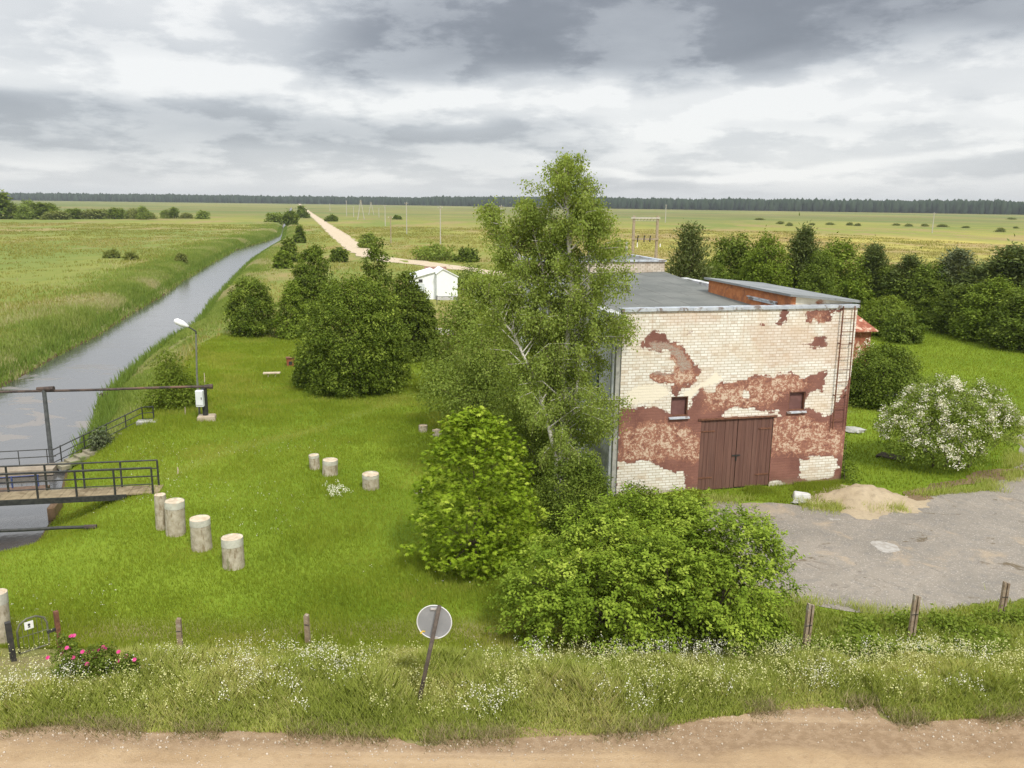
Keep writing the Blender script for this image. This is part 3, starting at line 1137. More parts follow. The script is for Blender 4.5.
grey_polys = [zpx(p) for p in [
    [(140, 260), (190, 262), (235, 285), (262, 335), (230, 350), (212, 300), (190, 290), (145, 290)],
    [(140, 335), (200, 335), (215, 352), (180, 360), (140, 352)],
]]
wash_polys = [zpx(p) for p in [
    [(75, 405), (110, 385), (160, 380), (190, 392), (200, 410), (150, 432), (100, 440), (75, 430)],
    [(235, 405), (300, 372), (330, 345), (350, 365), (330, 380), (290, 392), (262, 420), (240, 425)],
]]


def sd_union(P, polys):
    return np.max([poly_sd(P, p) for p in polys], axis=0)


BLD = empty('warehouse', (A[0], A[1], 0), ANG, 'derelict brick warehouse with flaking red-brown paint, two tiny windows and brown double door', 'building')

# window and door openings (s0,s1,z0,z1)
w1a, w1b = wall_pt(671.3, 397), wall_pt(687.3, 416)
w2a, w2b = wall_pt(789.5, 392.3), wall_pt(804.2, 410.3)
dra, drb = wall_pt(701.5, 420), wall_pt(769.5, 492)
dla, dlb = wall_pt(772, 417), wall_pt(699, 496)
OPEN = [(w1a[0], w1b[0], w1b[1], w1a[1]), (w2a[0], w2b[0], w2b[1], w2a[1]), (dra[0], wall_pt(772, 440)[0], -.2, (dra[1] + dla[1]) / 2)]

s_ax = sorted(set(np.round(np.concatenate([np.arange(0, WLEN, .04), [WLEN], [o[0] for o in OPEN], [o[1] for o in OPEN]]), 4)))
z_ax = sorted(set(np.round(np.concatenate([np.arange(-.2, WTOP, .04), [WTOP], [o[2] for o in OPEN], [o[3] for o in OPEN]]), 4)))
s_ax, z_ax = np.array(s_ax), np.array(z_ax)
SS, ZZ = np.meshgrid(s_ax, z_ax)
P = np.stack([SS.ravel(), ZZ.ravel()], 1)
paint = np.minimum(sd_union(P, paint_polys), -sd_union(P, hole_polys))
stain = sstep(sd_union(P, [zpx([(150, 165), (300, 160), (330, 200), (200, 205)]), zpx([(420, 215), (600, 225), (640, 300), (480, 330)]), zpx([(640, 200), (690, 200), (690, 330), (640, 320)])]), -.5, .3)
idx = np.arange(len(P)).reshape(len(z_ax), len(s_ax))
qs = []
for j in range(len(z_ax) - 1):
    zc = (z_ax[j] + z_ax[j + 1]) / 2
    for i in range(len(s_ax) - 1):
        sc_ = (s_ax[i] + s_ax[i + 1]) / 2
        if any(o[0] < sc_ < o[1] and o[2] < zc < o[3] for o in OPEN): continue
        qs.append((idx[j, i], idx[j, i + 1], idx[j + 1, i + 1], idx[j + 1, i]))
qs = np.array(qs)
bow = .012 * (vnoise(P[:, 0], P[:, 1], 1.5, 5) - .5)
M_FACADE = facade_material()
front = mesh_np('front_wall', np.stack([P[:, 0], bow, P[:, 1]], 1), qs.ravel(), np.full(len(qs), 4), M_FACADE, BLD,
                attrs={'paint': np.clip(paint, -1, 1), 'stain': stain, 'wear': sstep(sd_union(P, wear_polys), -.35, .15),
                       'grey': np.clip(sd_union(P, grey_polys), -1, 1), 'whitewash': np.clip(sd_union(P, wash_polys), -1, 1)})

M_SIDE = mat_simple('grey_limewash', (.50, .51, .51), (.66, .67, .69), 1.6, .9, .3, c3=(.33, .34, .32), s3=.7)
M_CONC = mat_simple('grey_concrete', (.34, .34, .31), (.45, .44, .40), 4, .95, .5, c3=(.25, .25, .22), s3=1.3)
M_ZINC = mat_simple('weathered_zinc', (.46, .50, .56), (.62, .66, .70), 3.5, .55, .2, .35, .5, c3=(.26, .22, .20), s3=2.4)
M_RUST = mat_simple('rusty_iron', (.12, .055, .035), (.21, .095, .055), 10, .85, .5)
M_DKIRON = mat_simple('dark_painted_iron', (.028, .030, .030), (.055, .055, .05), 9, .6, .2, .2, .4)
M_WHITEP = mat_simple('white_paint', (.74, .74, .73), (.84, .84, .84), 3, .6, .15)
M_MAROON = mat_simple('maroon_board', (.145, .070, .062), (.185, .092, .082), 3, .7, .2)


def roof_material(name, c1, c2, c3):
    n = NT(name)
    v = n.coord()
    a = n.noise(v, .6, 6, .6)
    b = n.noise(v, 8, 5, .65)
    col = n.mix(n.ss(a, .35, .65), c1, c2)
    col = n.mix(n.math('MULTIPLY', n.ss(b, .5, .7), .35), col, c3)
    br = n.n('ShaderNodeTexBrick')
    n.link(n.mapping(v, (1, 1, 1), (0, 0, math.radians(90))), br.inputs['Vector'])
    for k, val in (('Scale', 1.0), ('Mortar Size', .028), ('Mortar Smooth', .3), ('Brick Width', 6.0), ('Row Height', 1.0)):
        br.inputs[k].default_value = val
    seam = n.math('MULTIPLY', br.outputs[1], n.ss(n.noise(v, 1.1, 4), .42, .58))
    col = n.mix(n.math('MULTIPLY', seam, .65), col, (.06, .06, .055))
    return n.finish(n.principled(col, .9, n.bump(n.math('ADD', b, br.outputs[1]), .35, .02), .25))


M_ROOF = roof_material('roofing_felt', (.130, .138, .130), (.175, .182, .170), (.22, .22, .205))
M_ROOF2 = roof_material('pale_roofing_felt', (.21, .225, .23), (.28, .295, .30), (.17, .18, .18))
M_ORANGE = mat_simple('orange_brick', (.40, .145, .055), (.50, .20, .08), 5, .9, .3, c3=(.30, .12, .06), s3=1.6)

T_REAR = 14.3
S_RE = float(wall_pt(666, 265, T_REAR)[0])
SL_RE = float(wall_pt(534, 265, T_REAR)[0])
Z_RE = float(wall_pt(640, 260, T_REAR)[1])
S_UP = 6.35
# side and back walls
MB().span(0.0, .38, .012, T_REAR, -.2, 6.3).build('side_wall', M_SIDE, BLD)
MB().span(WLEN - .38, WLEN, .012, T_REAR, -.2, 6.3).build('side_wall', M_SIDE, BLD)
# grey corner pilaster and buttress strips along the left wall
for t in (.06, 4.8, 9.6):
    MB().span(-.16, -.004, t, t + .42, -.2, 6.25).build('pilaster', M_CONC, BLD)
for t in (2.2, 6.9, 11.7):
    wf = MB()
    wf.span(-.03, .02, t, t + 1.4, 3.2, 4.6)
    wd = wf.build('window', M_DKIRON, BLD)
    MB().span(-.045, -.032, t + .08, t + .68, 3.28, 4.52).span(-.045, -.032, t + .74, t + 1.32, 3.28, 4.52).build('pane', mat_simple('dusty_glass', (.20, .23, .25), (.30, .33, .35), 3, .25, 0, 0, .5), wd)
# main roof
zf, zb = 6.18, 6.62
rf = MB()
rf.prism([(-.28, .25, zf - .12), (S_UP, .25, zf - .12), (S_UP, .25, zf), (-.28, .25, zf)], (0, 0.001, 0))
rf.v, rf.f = [], []
for z_ in (-.12, 0.0):
    rf.v += [(-.28, .24, zf + z_ - .05), (S_UP - .01, .24, zf + z_), (S_RE - .1, T_REAR - .01, zb + z_ + .0), (-.28, T_REAR - .01, zb + z_ - .3)]
rf.f = [(3, 2, 1, 0), (4, 5, 6, 7), (0, 1, 5, 4), (1, 2, 6, 5), (2, 3, 7, 6), (3, 0, 4, 7)]
rf.build('roof', M_ROOF, BLD)
# coping of the front parapet: overlapping sheet lengths
cp = MB()
x = -.06
r_ = random.Random(3)
while x < WLEN + .04:
    L_ = min(r_.uniform(1.1, 1.7), WLEN + .06 - x)
    dz = r_.uniform(-.008, .008)
    cp.span(x, x + L_ - .012, -.06, .30, WTOP + dz, WTOP + .055 + dz)
    cp.span(x, x + L_ - .012, -.066, -.05, WTOP - .05 + dz, WTOP - .002 + dz)
    x += L_
cp.build('parapet_coping', M_ZINC, BLD)
MB().span(0.003, S_UP, .014, .24, 5.9, WTOP - .004).build('parapet', M_CONC, BLD)
# raised section on the right with a mono-pitch roof
t_up = float(side_pt(709, 279, S_UP)[0])
zl, zr = 6.96, 6.72
up = MB()
up.prism([(S_UP, .30, 6.0), (S_UP + .2, .30, 6.0), (S_UP + .2, .30, zl - .08), (S_UP, .30, zl - .07)], (0, t_up - .3, 0))
up.build('clerestory_wall', M_ORANGE, BLD)
M_CREAM = mat_simple('cream_plaster', (.66, .60, .46), (.76, .70, .56), 4, .9, .3, c3=(.36, .15, .08), s3=1.3)
MB().prism([(S_UP + .202, .31, 6.0), (WLEN - .01, .31, 6.0), (WLEN - .01, .31, zr - .07), (S_UP + .202, .31, zl - .085)], (0, .2, 0)).build('gable_wall', M_CREAM, BLD)
ur = MB()
ur.v = [(S_UP - .14, .12, zl - .06), (WLEN + .18, .12, zr - .085), (WLEN + .18, t_up + .2, zr - .085), (S_UP - .14, t_up + .2, zl - .06),
        (S_UP - .14, .12, zl + .02), (WLEN + .18, .12, zr), (WLEN + .18, t_up + .2, zr), (S_UP - .14, t_up + .2, zl + .02)]
ur.f = [(3, 2, 1, 0), (4, 5, 6, 7), (0, 1, 5, 4), (1, 2, 6, 5), (2, 3, 7, 6), (3, 0, 4, 7)]
ur.build('raised_roof', M_ROOF2, BLD)
vb = MB()
vb.span(S_UP - .06, S_UP - .004, 1.2, 3.2, 6.47, 6.56)
vb.span(S_UP - .10, S_UP - .004, 1.15, 3.25, 6.562, 6.60)
vb.build('vent_strip', M_ZINC, BLD)
# windows
for (s0, s1, z0, z1) in OPEN[:2]:
    fr = MB()
    fr.span(s0, s0 + .035, .02, .16, z0, z1).span(s1 - .035, s1, .02, .16, z0, z1)
    fr.span(s0 + .036, s1 - .036, .02, .16, z0, z0 + .035).span(s0 + .036, s1 - .036, .02, .16, z1 - .035, z1)
    wn = fr.build('window', M_RUST, BLD)
    MB().span(s0 + .036, s1 - .036, .13, .15, z0 + .036, z1 - .036).build('shutter_board', M_MAROON, wn)
    MB().prism([(s0 - .06, -.09, z0 - .075), (s0 - .06, .02, z0 - .06), (s0 - .06, .02, z0 - .004), (s0 - .06, -.09, z0 - .045)], (s1 - s0 + .12, 0, 0)).build('sill', M_ZINC, wn)
    MB().span(s0, s1, .17, .30, z0 - .0, z1 + .0).build('recess', M_DKIRON, wn)


def door_material():
    n = NT('door_boards')
    v = n.coord()
    sx = n.n('ShaderNodeSeparateXYZ')
    n.link(v, sx.inputs[0])
    st = n.noise(n.mapping(v, (9, 1, .35)), 1.6, 6, .6)
    fl = n.n('ShaderNodeMath', operation='FLOOR')
    n.link(n.math('MULTIPLY', sx.outputs[0], 7.2), fl.inputs[0])
    wn = n.n('ShaderNodeTexWhiteNoise', noise_dimensions='1D')
    n.link(fl.outputs[0], wn.inputs['W'])
    col = n.mix(n.ss(st, .35, .7), (.115, .058, .046), (.180, .092, .070))
    col = n.mix(n.math('MULTIPLY', wn.outputs[0], .35), col, (.20, .115, .09))
    fine = n.noise(n.mapping(v, (30, 1, 1.2)), 1.5, 4, .6)
    col = n.mix(n.math('MULTIPLY', n.ss(fine, .62, .7), .4), col, (.30, .20, .16))
    return n.finish(n.principled(col, .8, n.bump(st, .3, .02), .25))


M_DOOR = door_material()
s0, s1, z0, z1 = OPEN[2]
mid = s0 + (s1 - s0) * .51
drs = []
for (a_, b_) in ((s0, mid - .012), (mid + .012, s1)):
    mb = MB()
    nb_ = 9
    wq = (b_ - a_) / nb_
    for k in range(nb_):
        mb.span(a_ + k * wq + .004, a_ + (k + 1) * wq - .004, .03 + .006 * (k % 2), .075, .03 if a_ == s0 else .05, z1 - .02)
    dr = mb.build('door', M_DOOR, BLD)
    drs.append(dr)
    for zz in (.45, z1 - .45):
        hg = MB()
        if a_ == s0: hg.span(a_ + .02, a_ + .55, .012, .029, zz, zz + .05)
        else: hg.span(b_ - .55, b_ - .02, .012, .029, zz, zz + .05)
        hg.build('hinge', M_RUST, dr)
MB().span(mid - .16, mid + .16, -.004, .012, z1 * .47, z1 * .47 + .045).span(mid - .02, mid + .02, -.012, .012, z1 * .40, z1 * .47 - .004).build('latch', M_DKIRON, drs[0])
MB().span(s0 - .12, s1 + .12, -.05, .02, z1 + .0, z1 + .06).build('lintel', M_RUST, BLD)
MB().span(s0 - .02, s1 + .02, .08, .30, -.2, z1).build('door_recess', M_DKIRON, BLD)
# ladder fixed to the wall
la0, la1 = wall_pt(841.3, 309.5), wall_pt(830.6, 428)
lb0, lb1 = wall_pt(852.8, 308.5), wall_pt(843.6, 425)
ld = empty('ladder', (0, 0, 0))
ld.parent = BLD
MB().bar((la0[0], -.12, WTOP + .02), (la1[0], -.12, la1[1]), .036).build('rail', M_RUST, ld)
MB().bar((lb0[0], -.12, WTOP + .02), (lb1[0], -.12, lb1[1]), .03).build('rail', M_RUST, ld)
k = 0
for z_ in np.arange(la1[1] + .35, WTOP, .46):
    tt = (z_ - la1[1]) / (la0[1] - la1[1])
    MB().tube([(la1[0] + (la0[0] - la1[0]) * tt, -.12, z_), (lb1[0] + (lb0[0] - lb1[0]) * tt, -.12, z_)], .012, 6).build('rung', M_RUST, ld)
for z_ in (3.3, 5.2):
    for s_ in (la0[0], lb0[0]): MB().span(s_ - .02, s_ + .02, -.115, .03, z_, z_ + .04).build('bracket', M_RUST, ld)
# downpipe at the left corner
dp = MB()
dp.tube([(-.42, .35, 6.05), (-.42, .2, 5.75), (-.30, .02, 5.45), (-.30, -.02, .25), (-.36, -.2, .12)], .055, 8)
dp.build('downpipe', mat_simple('dull_pipe_paint', (.20, .22, .22), (.28, .30, .29), 4, .8, .2), BLD, smooth=True)
gt = MB()
gt.prism([(-.55, .3, 6.02), (-.33, .3, 6.02), (-.33, .3, 6.12), (-.55, .3, 6.12)], (0, T_REAR - .5, .4))
gt.build('gutter', M_ZINC, BLD)

# rear block, a taller white-brick building across the back


def white_brick():
    n = NT('white_silicate_brick')
    v = n.coord()
    sx = n.n('ShaderNodeSeparateXYZ')
    n.link(v, sx.inputs[0])
    cb = n.n('ShaderNodeCombineXYZ')
    n.link(n.math('ADD', sx.outputs[0], sx.outputs[1]), cb.inputs[0])
    n.link(sx.outputs[2], cb.inputs[1])
    br = n.n('ShaderNodeTexBrick')
    n.link(cb.outputs[0], br.inputs['Vector'])
    for k, val in (('Scale', 1.0), ('Mortar Size', .012), ('Mortar Smooth', .25), ('Brick Width', .262), ('Row Height', .1)):
        br.inputs[k].default_value = val
    br.inputs['Color1'].default_value = (.54, .47, .38, 1)
    br.inputs['Color2'].default_value = (.66, .59, .50, 1)
    br.inputs['Mortar'].default_value = (.27, .21, .15, 1)
    a = n.noise(v, 1.4, 6, .65)
    col = n.mix(n.math('MULTIPLY', n.ss(a, .5, .68), .6), br.outputs[0], (.36, .25, .17))
    return n.finish(n.principled(col, .93, n.bump(br.outputs[1], -.4, .02), .12))


M_WBRICK = white_brick()
ro = A + dv * T_REAR
REAR = empty('rear_brick_block', (ro[0], ro[1], 0), ANG, 'taller pale brick block with flat coping directly behind the warehouse roof', 'building')
MB().span(SL_RE + .08, S_RE - .06, .02, 4.5, -.2, Z_RE - .09).build('wall', M_WBRICK, REAR)
MB().span(SL_RE, S_RE, -.06, .25, Z_RE - .088, Z_RE).span(SL_RE, SL_RE + .28, .252, 4.55, Z_RE - .088, Z_RE).span(S_RE - .28, S_RE, .252, 4.55, Z_RE - .088, Z_RE).build('coping', M_ZINC, REAR)
MB().span(SL_RE + .29, S_RE - .29, .26, 4.45, Z_RE - .087, Z_RE - .06).build('roof', M_ROOF, REAR)
for x_ in (1.0, 4.4):
    MB().tube([(x_, 2.5, Z_RE - .1), (x_, 2.5, Z_RE + .06)], .12, 8).build('roof_vent', M_ZINC, REAR)

# rusty lean-to shed beside the right wall
c1 = side_pt(877, 330.5, 10.35)
tS = 20.0
eave = wall_pt(877, 330.5, tS)
top = wall_pt(862, 312, tS + 1.0)
so_ = A + wv * (eave[0] - 3.2) + dv * tS
SHED = empty('rusty_roof_shed', (so_[0], so_[1], 0), ANG, 'little shed with rusty red sheet roof peeping out behind the right warehouse corner', 'shed')
M_RUSTROOF = mat_simple('rusty_sheet', (.24, .075, .045), (.34, .125, .075), 4, .8, .35, c3=(.58, .40, .30), s3=2.2)
ew = 3.2
eh = eave[1]
MB().span(.02, ew - .25, .2, 3.0, -.1, eh - .05).build('wall', M_RUSTROOF, SHED)
th = wall_pt(861, 311, tS)[1]
rr_ = MB()
rr_.v = [(-.1, -.15, eh), (ew, -.15, eh), (ew - 1.1, 1.6, th), (-.1, 1.6, th), (-.1, 3.4, eh), (ew, 3.4, eh)]
rr_.v += [(x_, y_, z_ - .06) for x_, y_, z_ in rr_.v]
rr_.f = [(0, 1, 2, 3), (3, 2, 5, 4), (1, 5, 2), (6, 9, 8, 7), (9, 10, 11, 8), (7, 8, 11), (0, 6, 7, 1), (1, 7, 11, 5), (5, 11, 10, 4), (0, 3, 9, 6), (3, 4, 10, 9)]
rr_.build('roof', M_RUSTROOF, SHED)

# ------------------------------------------------------------------ white outbuilding and its surroundings
hb = atz(446.5, 300)
hs = F / np.linalg.norm(hb[:2])             # px per metre there
HOUSE = empty('white_outbuilding', (hb[0], hb[1], 0), ANG, 'small white two-part outbuilding with pale gabled roof beyond the dark bushes', 'building')
u = 1 / hs
M_WWALL = mat_simple('whitewashed_wall', (.82, .84, .87), (.86, .88, .90), 2, .8, .1)
M_WROOF = mat_simple('pale_sheet_roof', (.78, .80, .83), (.84, .86, .88), 2, .6, .1)
M_BLUEDOOR = mat_simple('pale_blue_door', (.56, .60, .64), (.64, .68, .72), 3, .7, .1)
M_PLINTH = mat_simple('grey_plinth', (.45, .44, .45), (.55, .54, .55), 3, .9, .3)
# front (right) block, x -1..1.1 m, gable towards camera
x0, x1, xp = -9.5 * u, 11.2 * u, -3.5 * u
zr0, zp, zr1 = 26.2 * u, 30.5 * u, 23 * u
MB().prism([(x0, 0, .35), (x1, 0, .35), (x1, 0, zr1), (xp, 0, zp), (x0, 0, zr0)], (0, 3.2, 0)).build('wall', M_WWALL, HOUSE)
MB().span(x0 - .03, x1 + .03, -.03, 3.2, -.2, .348).build('plinth', M_PLINTH, HOUSE)
rb = MB()
rb.prism([(xp, -.12, zp + .01), (x1 + .12, -.12, zr1 - .05), (x1 + .12, -.12, zr1 + .03), (xp, -.12, zp + .10)], (0, 3.4, 0))
rb.prism([(xp, -.12, zp + .01), (xp, -.12, zp + .10), (x0 - .1, -.12, zr0 + .03), (x0 - .1, -.12, zr0 - .05)], (0, 3.4, 0))
rb.build('roof', M_WROOF, HOUSE)
# recessed (left) block
xa, xb = -31 * u, x0 - .001
MB().prism([(xa, .8, -.2), (xb, .8, -.2), (xb, .8, 27.5 * u), (xa, .8, 21.5 * u)], (0, 4.2, 0)).build('annex_wall', M_WWALL, HOUSE)
rb = MB()
rb.prism([(xa - .15, .6, 21.2 * u), (xb, .6, 27.6 * u), (xb, .6, 28.5 * u), (xa - .15, .6, 22.1 * u)], (0, 4.7, 0))
rb.build('annex_roof', M_WROOF, HOUSE)
wd = MB().span(xa + .45, xa + .85, .765, .80, 1.75, 2.1).build('window', M_DKIRON, HOUSE)
MB().span(xa + .42, xa + .88, .75, .795, 1.69, 1.745).build('sill', M_WROOF, wd)
MB().span(xa + .25, xa + 1.05, .77, .80, .0, 1.6).build('door', M_BLUEDOOR, HOUSE)
M_REDROOF = mat_simple('brown_tile_roof', (.22, .13, .10), (.30, .18, .14), 4, .9, .3)
rh = atz(437, 286)
pr = empty('brown_roofed_shed', (rh[0] - .6, rh[1] + 4.5, -.55), ANG, 'low shed whose brown roof shows just behind the white outbuilding', 'shed')
MB().span(-1.1, 1.3, 0, 1.6, -.1, 1.7).build('wall', M_PLINTH, pr)
MB().prism([(-1.3, -.1, 1.65), (1.5, -.1, 1.65), (1.5, .8, 2.4), (-1.3, .8, 2.4)], (0, 0, .08)).build('roof', M_REDROOF, pr)
# dark railing in front of it
rl = on_ground(437, 305)
rl2 = on_ground(456, 305)
FE = empty('garden_railing', rl, 0, 'thin dark rail and post in front of the white outbuilding', 'fence')
dlt = rl2 - rl
MB().tube([(0, 0, .85), (dlt[0], dlt[1], .85)], .025, 6).build('rail', M_DKIRON, FE)
for t in (0.0, 1.0):
    MB().tube([(dlt[0] * t, dlt[1] * t, -.1), (dlt[0] * t, dlt[1] * t, .95)], .04, 6).build('post', M_DKIRON, FE)
# white and rust cabinet to the right of the house
cbp = on_ground(476.5, 303)
CAB = empty('rusty_cabinet', cbp, ANG, 'narrow white cabinet with rusty orange panel among the bushes', 'cabinet')
MB().span(-.27, .27, 0, .4, 0, 1.38).build('body', M_WHITEP, CAB, bevel=.02)
MB().span(-.02, .24, -.02, -.002, .35, .85).build('panel', mat_simple('rust_orange', (.42, .15, .05), (.52, .22, .09), 5, .9, .2), CAB)
MB().span(-.22, -.06, -.02, -.002, .75, 1.2).build('door', M_PLINTH, CAB)
MB().bar((.3, .2, 1.05), (1.5, .3, 1.05), .07).build('arm', mat_simple('bare_wood', (.45, .36, .26), (.55, .45, .33), 6, .9, .3), CAB)

# ------------------------------------------------------------------ canal structures
lampbase = on_ground(207, 420)
PZ = 1.62
p_end = atY(210, 386.5, lampbase[1])
p_mid = atz(44, 391, p_end[2])
pdir = p_mid - p_end
pdir = pdir / np.linalg.norm(pdir)
M_PIPE = mat_simple('lagged_rusty_pipe', (.055, .045, .042), (.11, .08, .065), 4, .9, .5, c3=(.17, .10, .07), s3=.8)
PIPE = empty('overhead_pipe', (lampbase[0], lampbase[1], lampbase[2]), 0, 'long rusty overhead pipe crossing the canal on a slanting dark post', 'pipe')


def rel(p, o): return tuple(np.array(p, float) - np.array(o, float))


far_end = p_end + pdir * 26
path = []
for i in range(27):
    p = p_end + pdir * i
    path.append(rel(p + np.array([0, 0, .012 * math.sin(i * .9)]), lampbase))
MB().tube(path, .058, 9).build('pipe', M_PIPE, PIPE, smooth=True)
MB().tube([rel(p_end - pdir * .12, lampbase), rel(p_end + pdir * .25, lampbase)], [.12, .09], 8).build('pipe_flange', M_PIPE, PIPE)
pm_base = atY(52.5, 469, p_mid[1] - .15)
MB().tube([rel(p_mid + (0, 0, .06), lampbase), rel(pm_base - (0, 0, .6), lampbase)], [.09, .10], 8).build('support_post', mat_simple('grey_steel', (.07, .075, .075), (.11, .115, .115), 5, .7, .3), PIPE)
MB().tube([rel(p_mid + (-.3, 0, .08), lampbase), rel(p_mid + (.45, 0, .12), lampbase)], [.09, .11], 8).build('saddle', M_PIPE, PIPE)
# far bank support, outside the picture
MB().tube([rel(p_end + pdir * 20.5, lampbase), rel((p_end + pdir * 20.5) * (1, 1, 0) + (0, 0, -.8), lampbase)], .14, 8).build('support_post', M_DKIRON, PIPE)
# post with cabinet under the pipe end
PST = empty('pipe_support_pillar', lampbase, 0, 'black post on a concrete block carrying the right end of the pipe', 'post')
MB().tube([(-.05, 0, .1), (-.05, 0, PZ - .12)], .13, 9).build('post', M_DKIRON, PST)
MB().box((0, 0, .04), (.85, .6, .4), .2, .9).build('footing', mat_simple('stained_concrete', (.36, .29, .21), (.46, .39, .30), 4, .95, .5), PST, bevel=.04)
CBX = empty('meter_cabinet', lampbase + (-.14, -.20, .72), 0.05, 'white electric meter box fixed on the black post under the pipe end', 'meter box')
MB().span(-.17, .17, -.24, -.02, 0, .76).build('body', mat_simple('grey_white_enamel', (.62, .64, .66), (.70, .72, .74), 3, .5, .1), CBX, bevel=.015)
MB().span(-.155, .155, -.265, -.245, .08, .74).build('door', mat_simple('grey_white_enamel_door', (.68, .70, .72), (.76, .78, .80), 3, .5, .1), CBX, bevel=.01)
MB().span(.09, .12, -.285, -.266, .36, .46).build('handle', M_DKIRON, CBX)
# street lamp beside it
ltop = atY(196, 334, lampbase[1] + .25)
lbase = lampbase + np.array([-.42, .25, 0])
LMP = empty('street_lamp', lbase, 0, 'thin pole street lamp with white angled head by the canal bank', 'street lamp')
MB().tube([(0, 0, -.1), (0, 0, 2), rel(ltop, lbase)], [.05, .045, .04], 8).build('pole', mat_simple('green_grey_paint', (.14, .15, .12), (.20, .20, .16), 6, .7, .3), LMP)
lh0 = atY(188, 326.5, lampbase[1] + .2)
lh1 = atY(175, 320.5, lampbase[1] + .15)
MB().tube([rel(ltop, lbase), rel(ltop + (0, 0, .12), lbase), rel(lh0, lbase)], [.04, .035, .03], 7).build('arm', M_DKIRON, LMP)
d_ = lh1 - lh0
MB().tube([rel(lh0 - d_ * .05, lbase), rel(lh0 + d_ * .15, lbase), rel(lh0 + d_ * .45, lbase), rel(lh0 + d_ * .9, lbase), rel(lh1 + d_ * .05, lbase)], [.05, .09, .15, .14, .06], 9).build('lamp_head', M_WHITEP, LMP, smooth=True)

# footbridge
bz = .06
b_r = atz(160, 488.5, bz)
b_l = atz(0, 496, bz)
bd = (b_l - b_r) / np.linalg.norm(b_l - b_r)
bn = np.array([bd[1], -bd[0], 0])
if bn[1] > 0: bn = -bn                    # towards the camera
BR = empty('footbridge', b_r, math.atan2(-bd[1], -bd[0]), 'narrow footbridge with black railings and plank deck nearest the lower left', 'footbridge')
# local frame: x along bridge (negative = over the canal), y away from camera
M_PLANK = mat_simple('worn_planks', (.24, .19, .115), (.33, .265, .165), 3, .95, .4, c3=(.19, .145, .085), s3=1.0)
BLn = 22.0
mb = MB()
xk = -BLn
while xk < -.05:
    mb.span(xk, xk + .235, -.42, .42, -.05 + random.uniform(-.006, .006), random.uniform(-.004, .004))
    xk += .245
mb.build('deck', M_PLANK, BR)
MB().span(-BLn, -1.0, -.47, -.425, -.20, -.01).span(-BLn, -1.0, .425, .47, -.20, -.01).build('girder', M_DKIRON, BR)


def railing(root, y, xs, h, lv, name='railing'):
    rr = MB()
    for k, lz in enumerate(lv):
        rr.tube([(xs[0], y, lz), (xs[-1], y, lz)], .03 if k == len(lv) - 1 else .018, 6)
    ra = rr.build(name, M_DKIRON, root)
    for x_ in xs:
        MB().bar((x_, y, -.2), (x_, y, h), .055).build('post', M_DKIRON, ra)
    return ra


def bx(px, py):                         # local x on the bridge for a pixel on its deck
    p = atz(px, py, bz)
    return float((p - b_r) @ (-bd))


xs_far = [-.15, bx(121, 489), bx(81, 491), bx(42, 494)]
step_ = abs(xs_far[-1] - xs_far[0]) / 3
xs_n = [-BLn] + [-.12 - step_ * k for k in range(int((BLn - 1) / step_), -1, -1)]
railing(BR, .40, xs_n, .92, (.33, .62, .92))
xs_n2 = [-BLn] + [-.14 - step_ * k for k in range(int((BLn - 1) / step_), -1, -1)]
railing(BR, -.40, xs_n2, .90, (.31, .60, .90))

# weir walkway further back, handrail climbing the bank
wz_ = -1.22
w_r = atz(53, 466, wz_)
w_l = atz(0, 469, wz_)
wd_ = (w_l - w_r) / np.linalg.norm(w_l - w_r)
WK = empty('weir_walkway', w_r, math.atan2(-wd_[1], -wd_[0]), 'low concrete weir walkway with thin rails across the canal behind the footbridge', 'walkway')
MB().span(-12.5, .1, -.45, .45, -.25, 0).build('deck', mat_simple('tan_concrete', (.25, .205, .155), (.34, .29, .225), 2, .95, .4), WK)
MB().span(-12.5, .1, -.30, .30, -1.4, -.25).build('weir_wall', M_CONC, WK)
rr = MB()
for lz in (.32, .64): rr.tube([(-12.5, .4, lz), (.05, .4, lz)], .022, 6)
ra = rr.build('railing', M_DKIRON, WK)
for x_ in np.arange(-12.4, 0, 1.1): MB().bar((x_, .4, -.05), (x_, .4, .65), .03).build('post', M_DKIRON, ra)
# stairs on the bank with handrail
st0 = atY(54, 464, w_r[1] + .35)
st1 = on_ground(154, 421)
stm = on_ground(143, 421)
HR = empty('bank_stair', st0, 0, 'concrete steps with black three-bar handrail climbing the grassy canal bank', 'stairs')
e1 = np.array(rel(on_ground(143, 421.5), st0))
e2 = np.array(rel(st1, st0))
hr = MB()
for hh in (.12, .40, .68):
    hr.tube([(0, 0, hh - .05), tuple(e1 + (0, 0, hh)), tuple(e2 + (0, 0, hh))], .027 if hh > .6 else .02, 6)
hro = hr.build('handrail', M_DKIRON, HR)
for t in (.08, .33, .58, .80, 1.0):
    p = e1 * t
    MB().bar((p[0], p[1], p[2] - .25), (p[0], p[1], p[2] + .68), .04).build('post', M_DKIRON, hro)
MB().bar((e2[0], e2[1], e2[2] - .1), (e2[0], e2[1], e2[2] + .70), .045).build('post', M_DKIRON, hro)
sdir = e1[:2] / np.linalg.norm(e1[:2])
sn_ = np.array([sdir[1], -sdir[0]])
if sn_[1] > 0: sn_ = -sn_
M_STEP = mat_simple('mossy_step', (.20, .19, .13), (.30, .27, .19), 4, .95, .5, c3=(.14, .17, .06), s3=1.5)
for k in range(10):
    t = (k + .5) / 10
    c = e1 * t
    MB().box((c[0] + sn_[0] * .42, c[1] + sn_[1] * .42, c[2] - .10), (np.linalg.norm(e1[:2]) / 10 * 1.05, .75, .16), math.atan2(sdir[1], sdir[0])).build('step', M_STEP, HR)
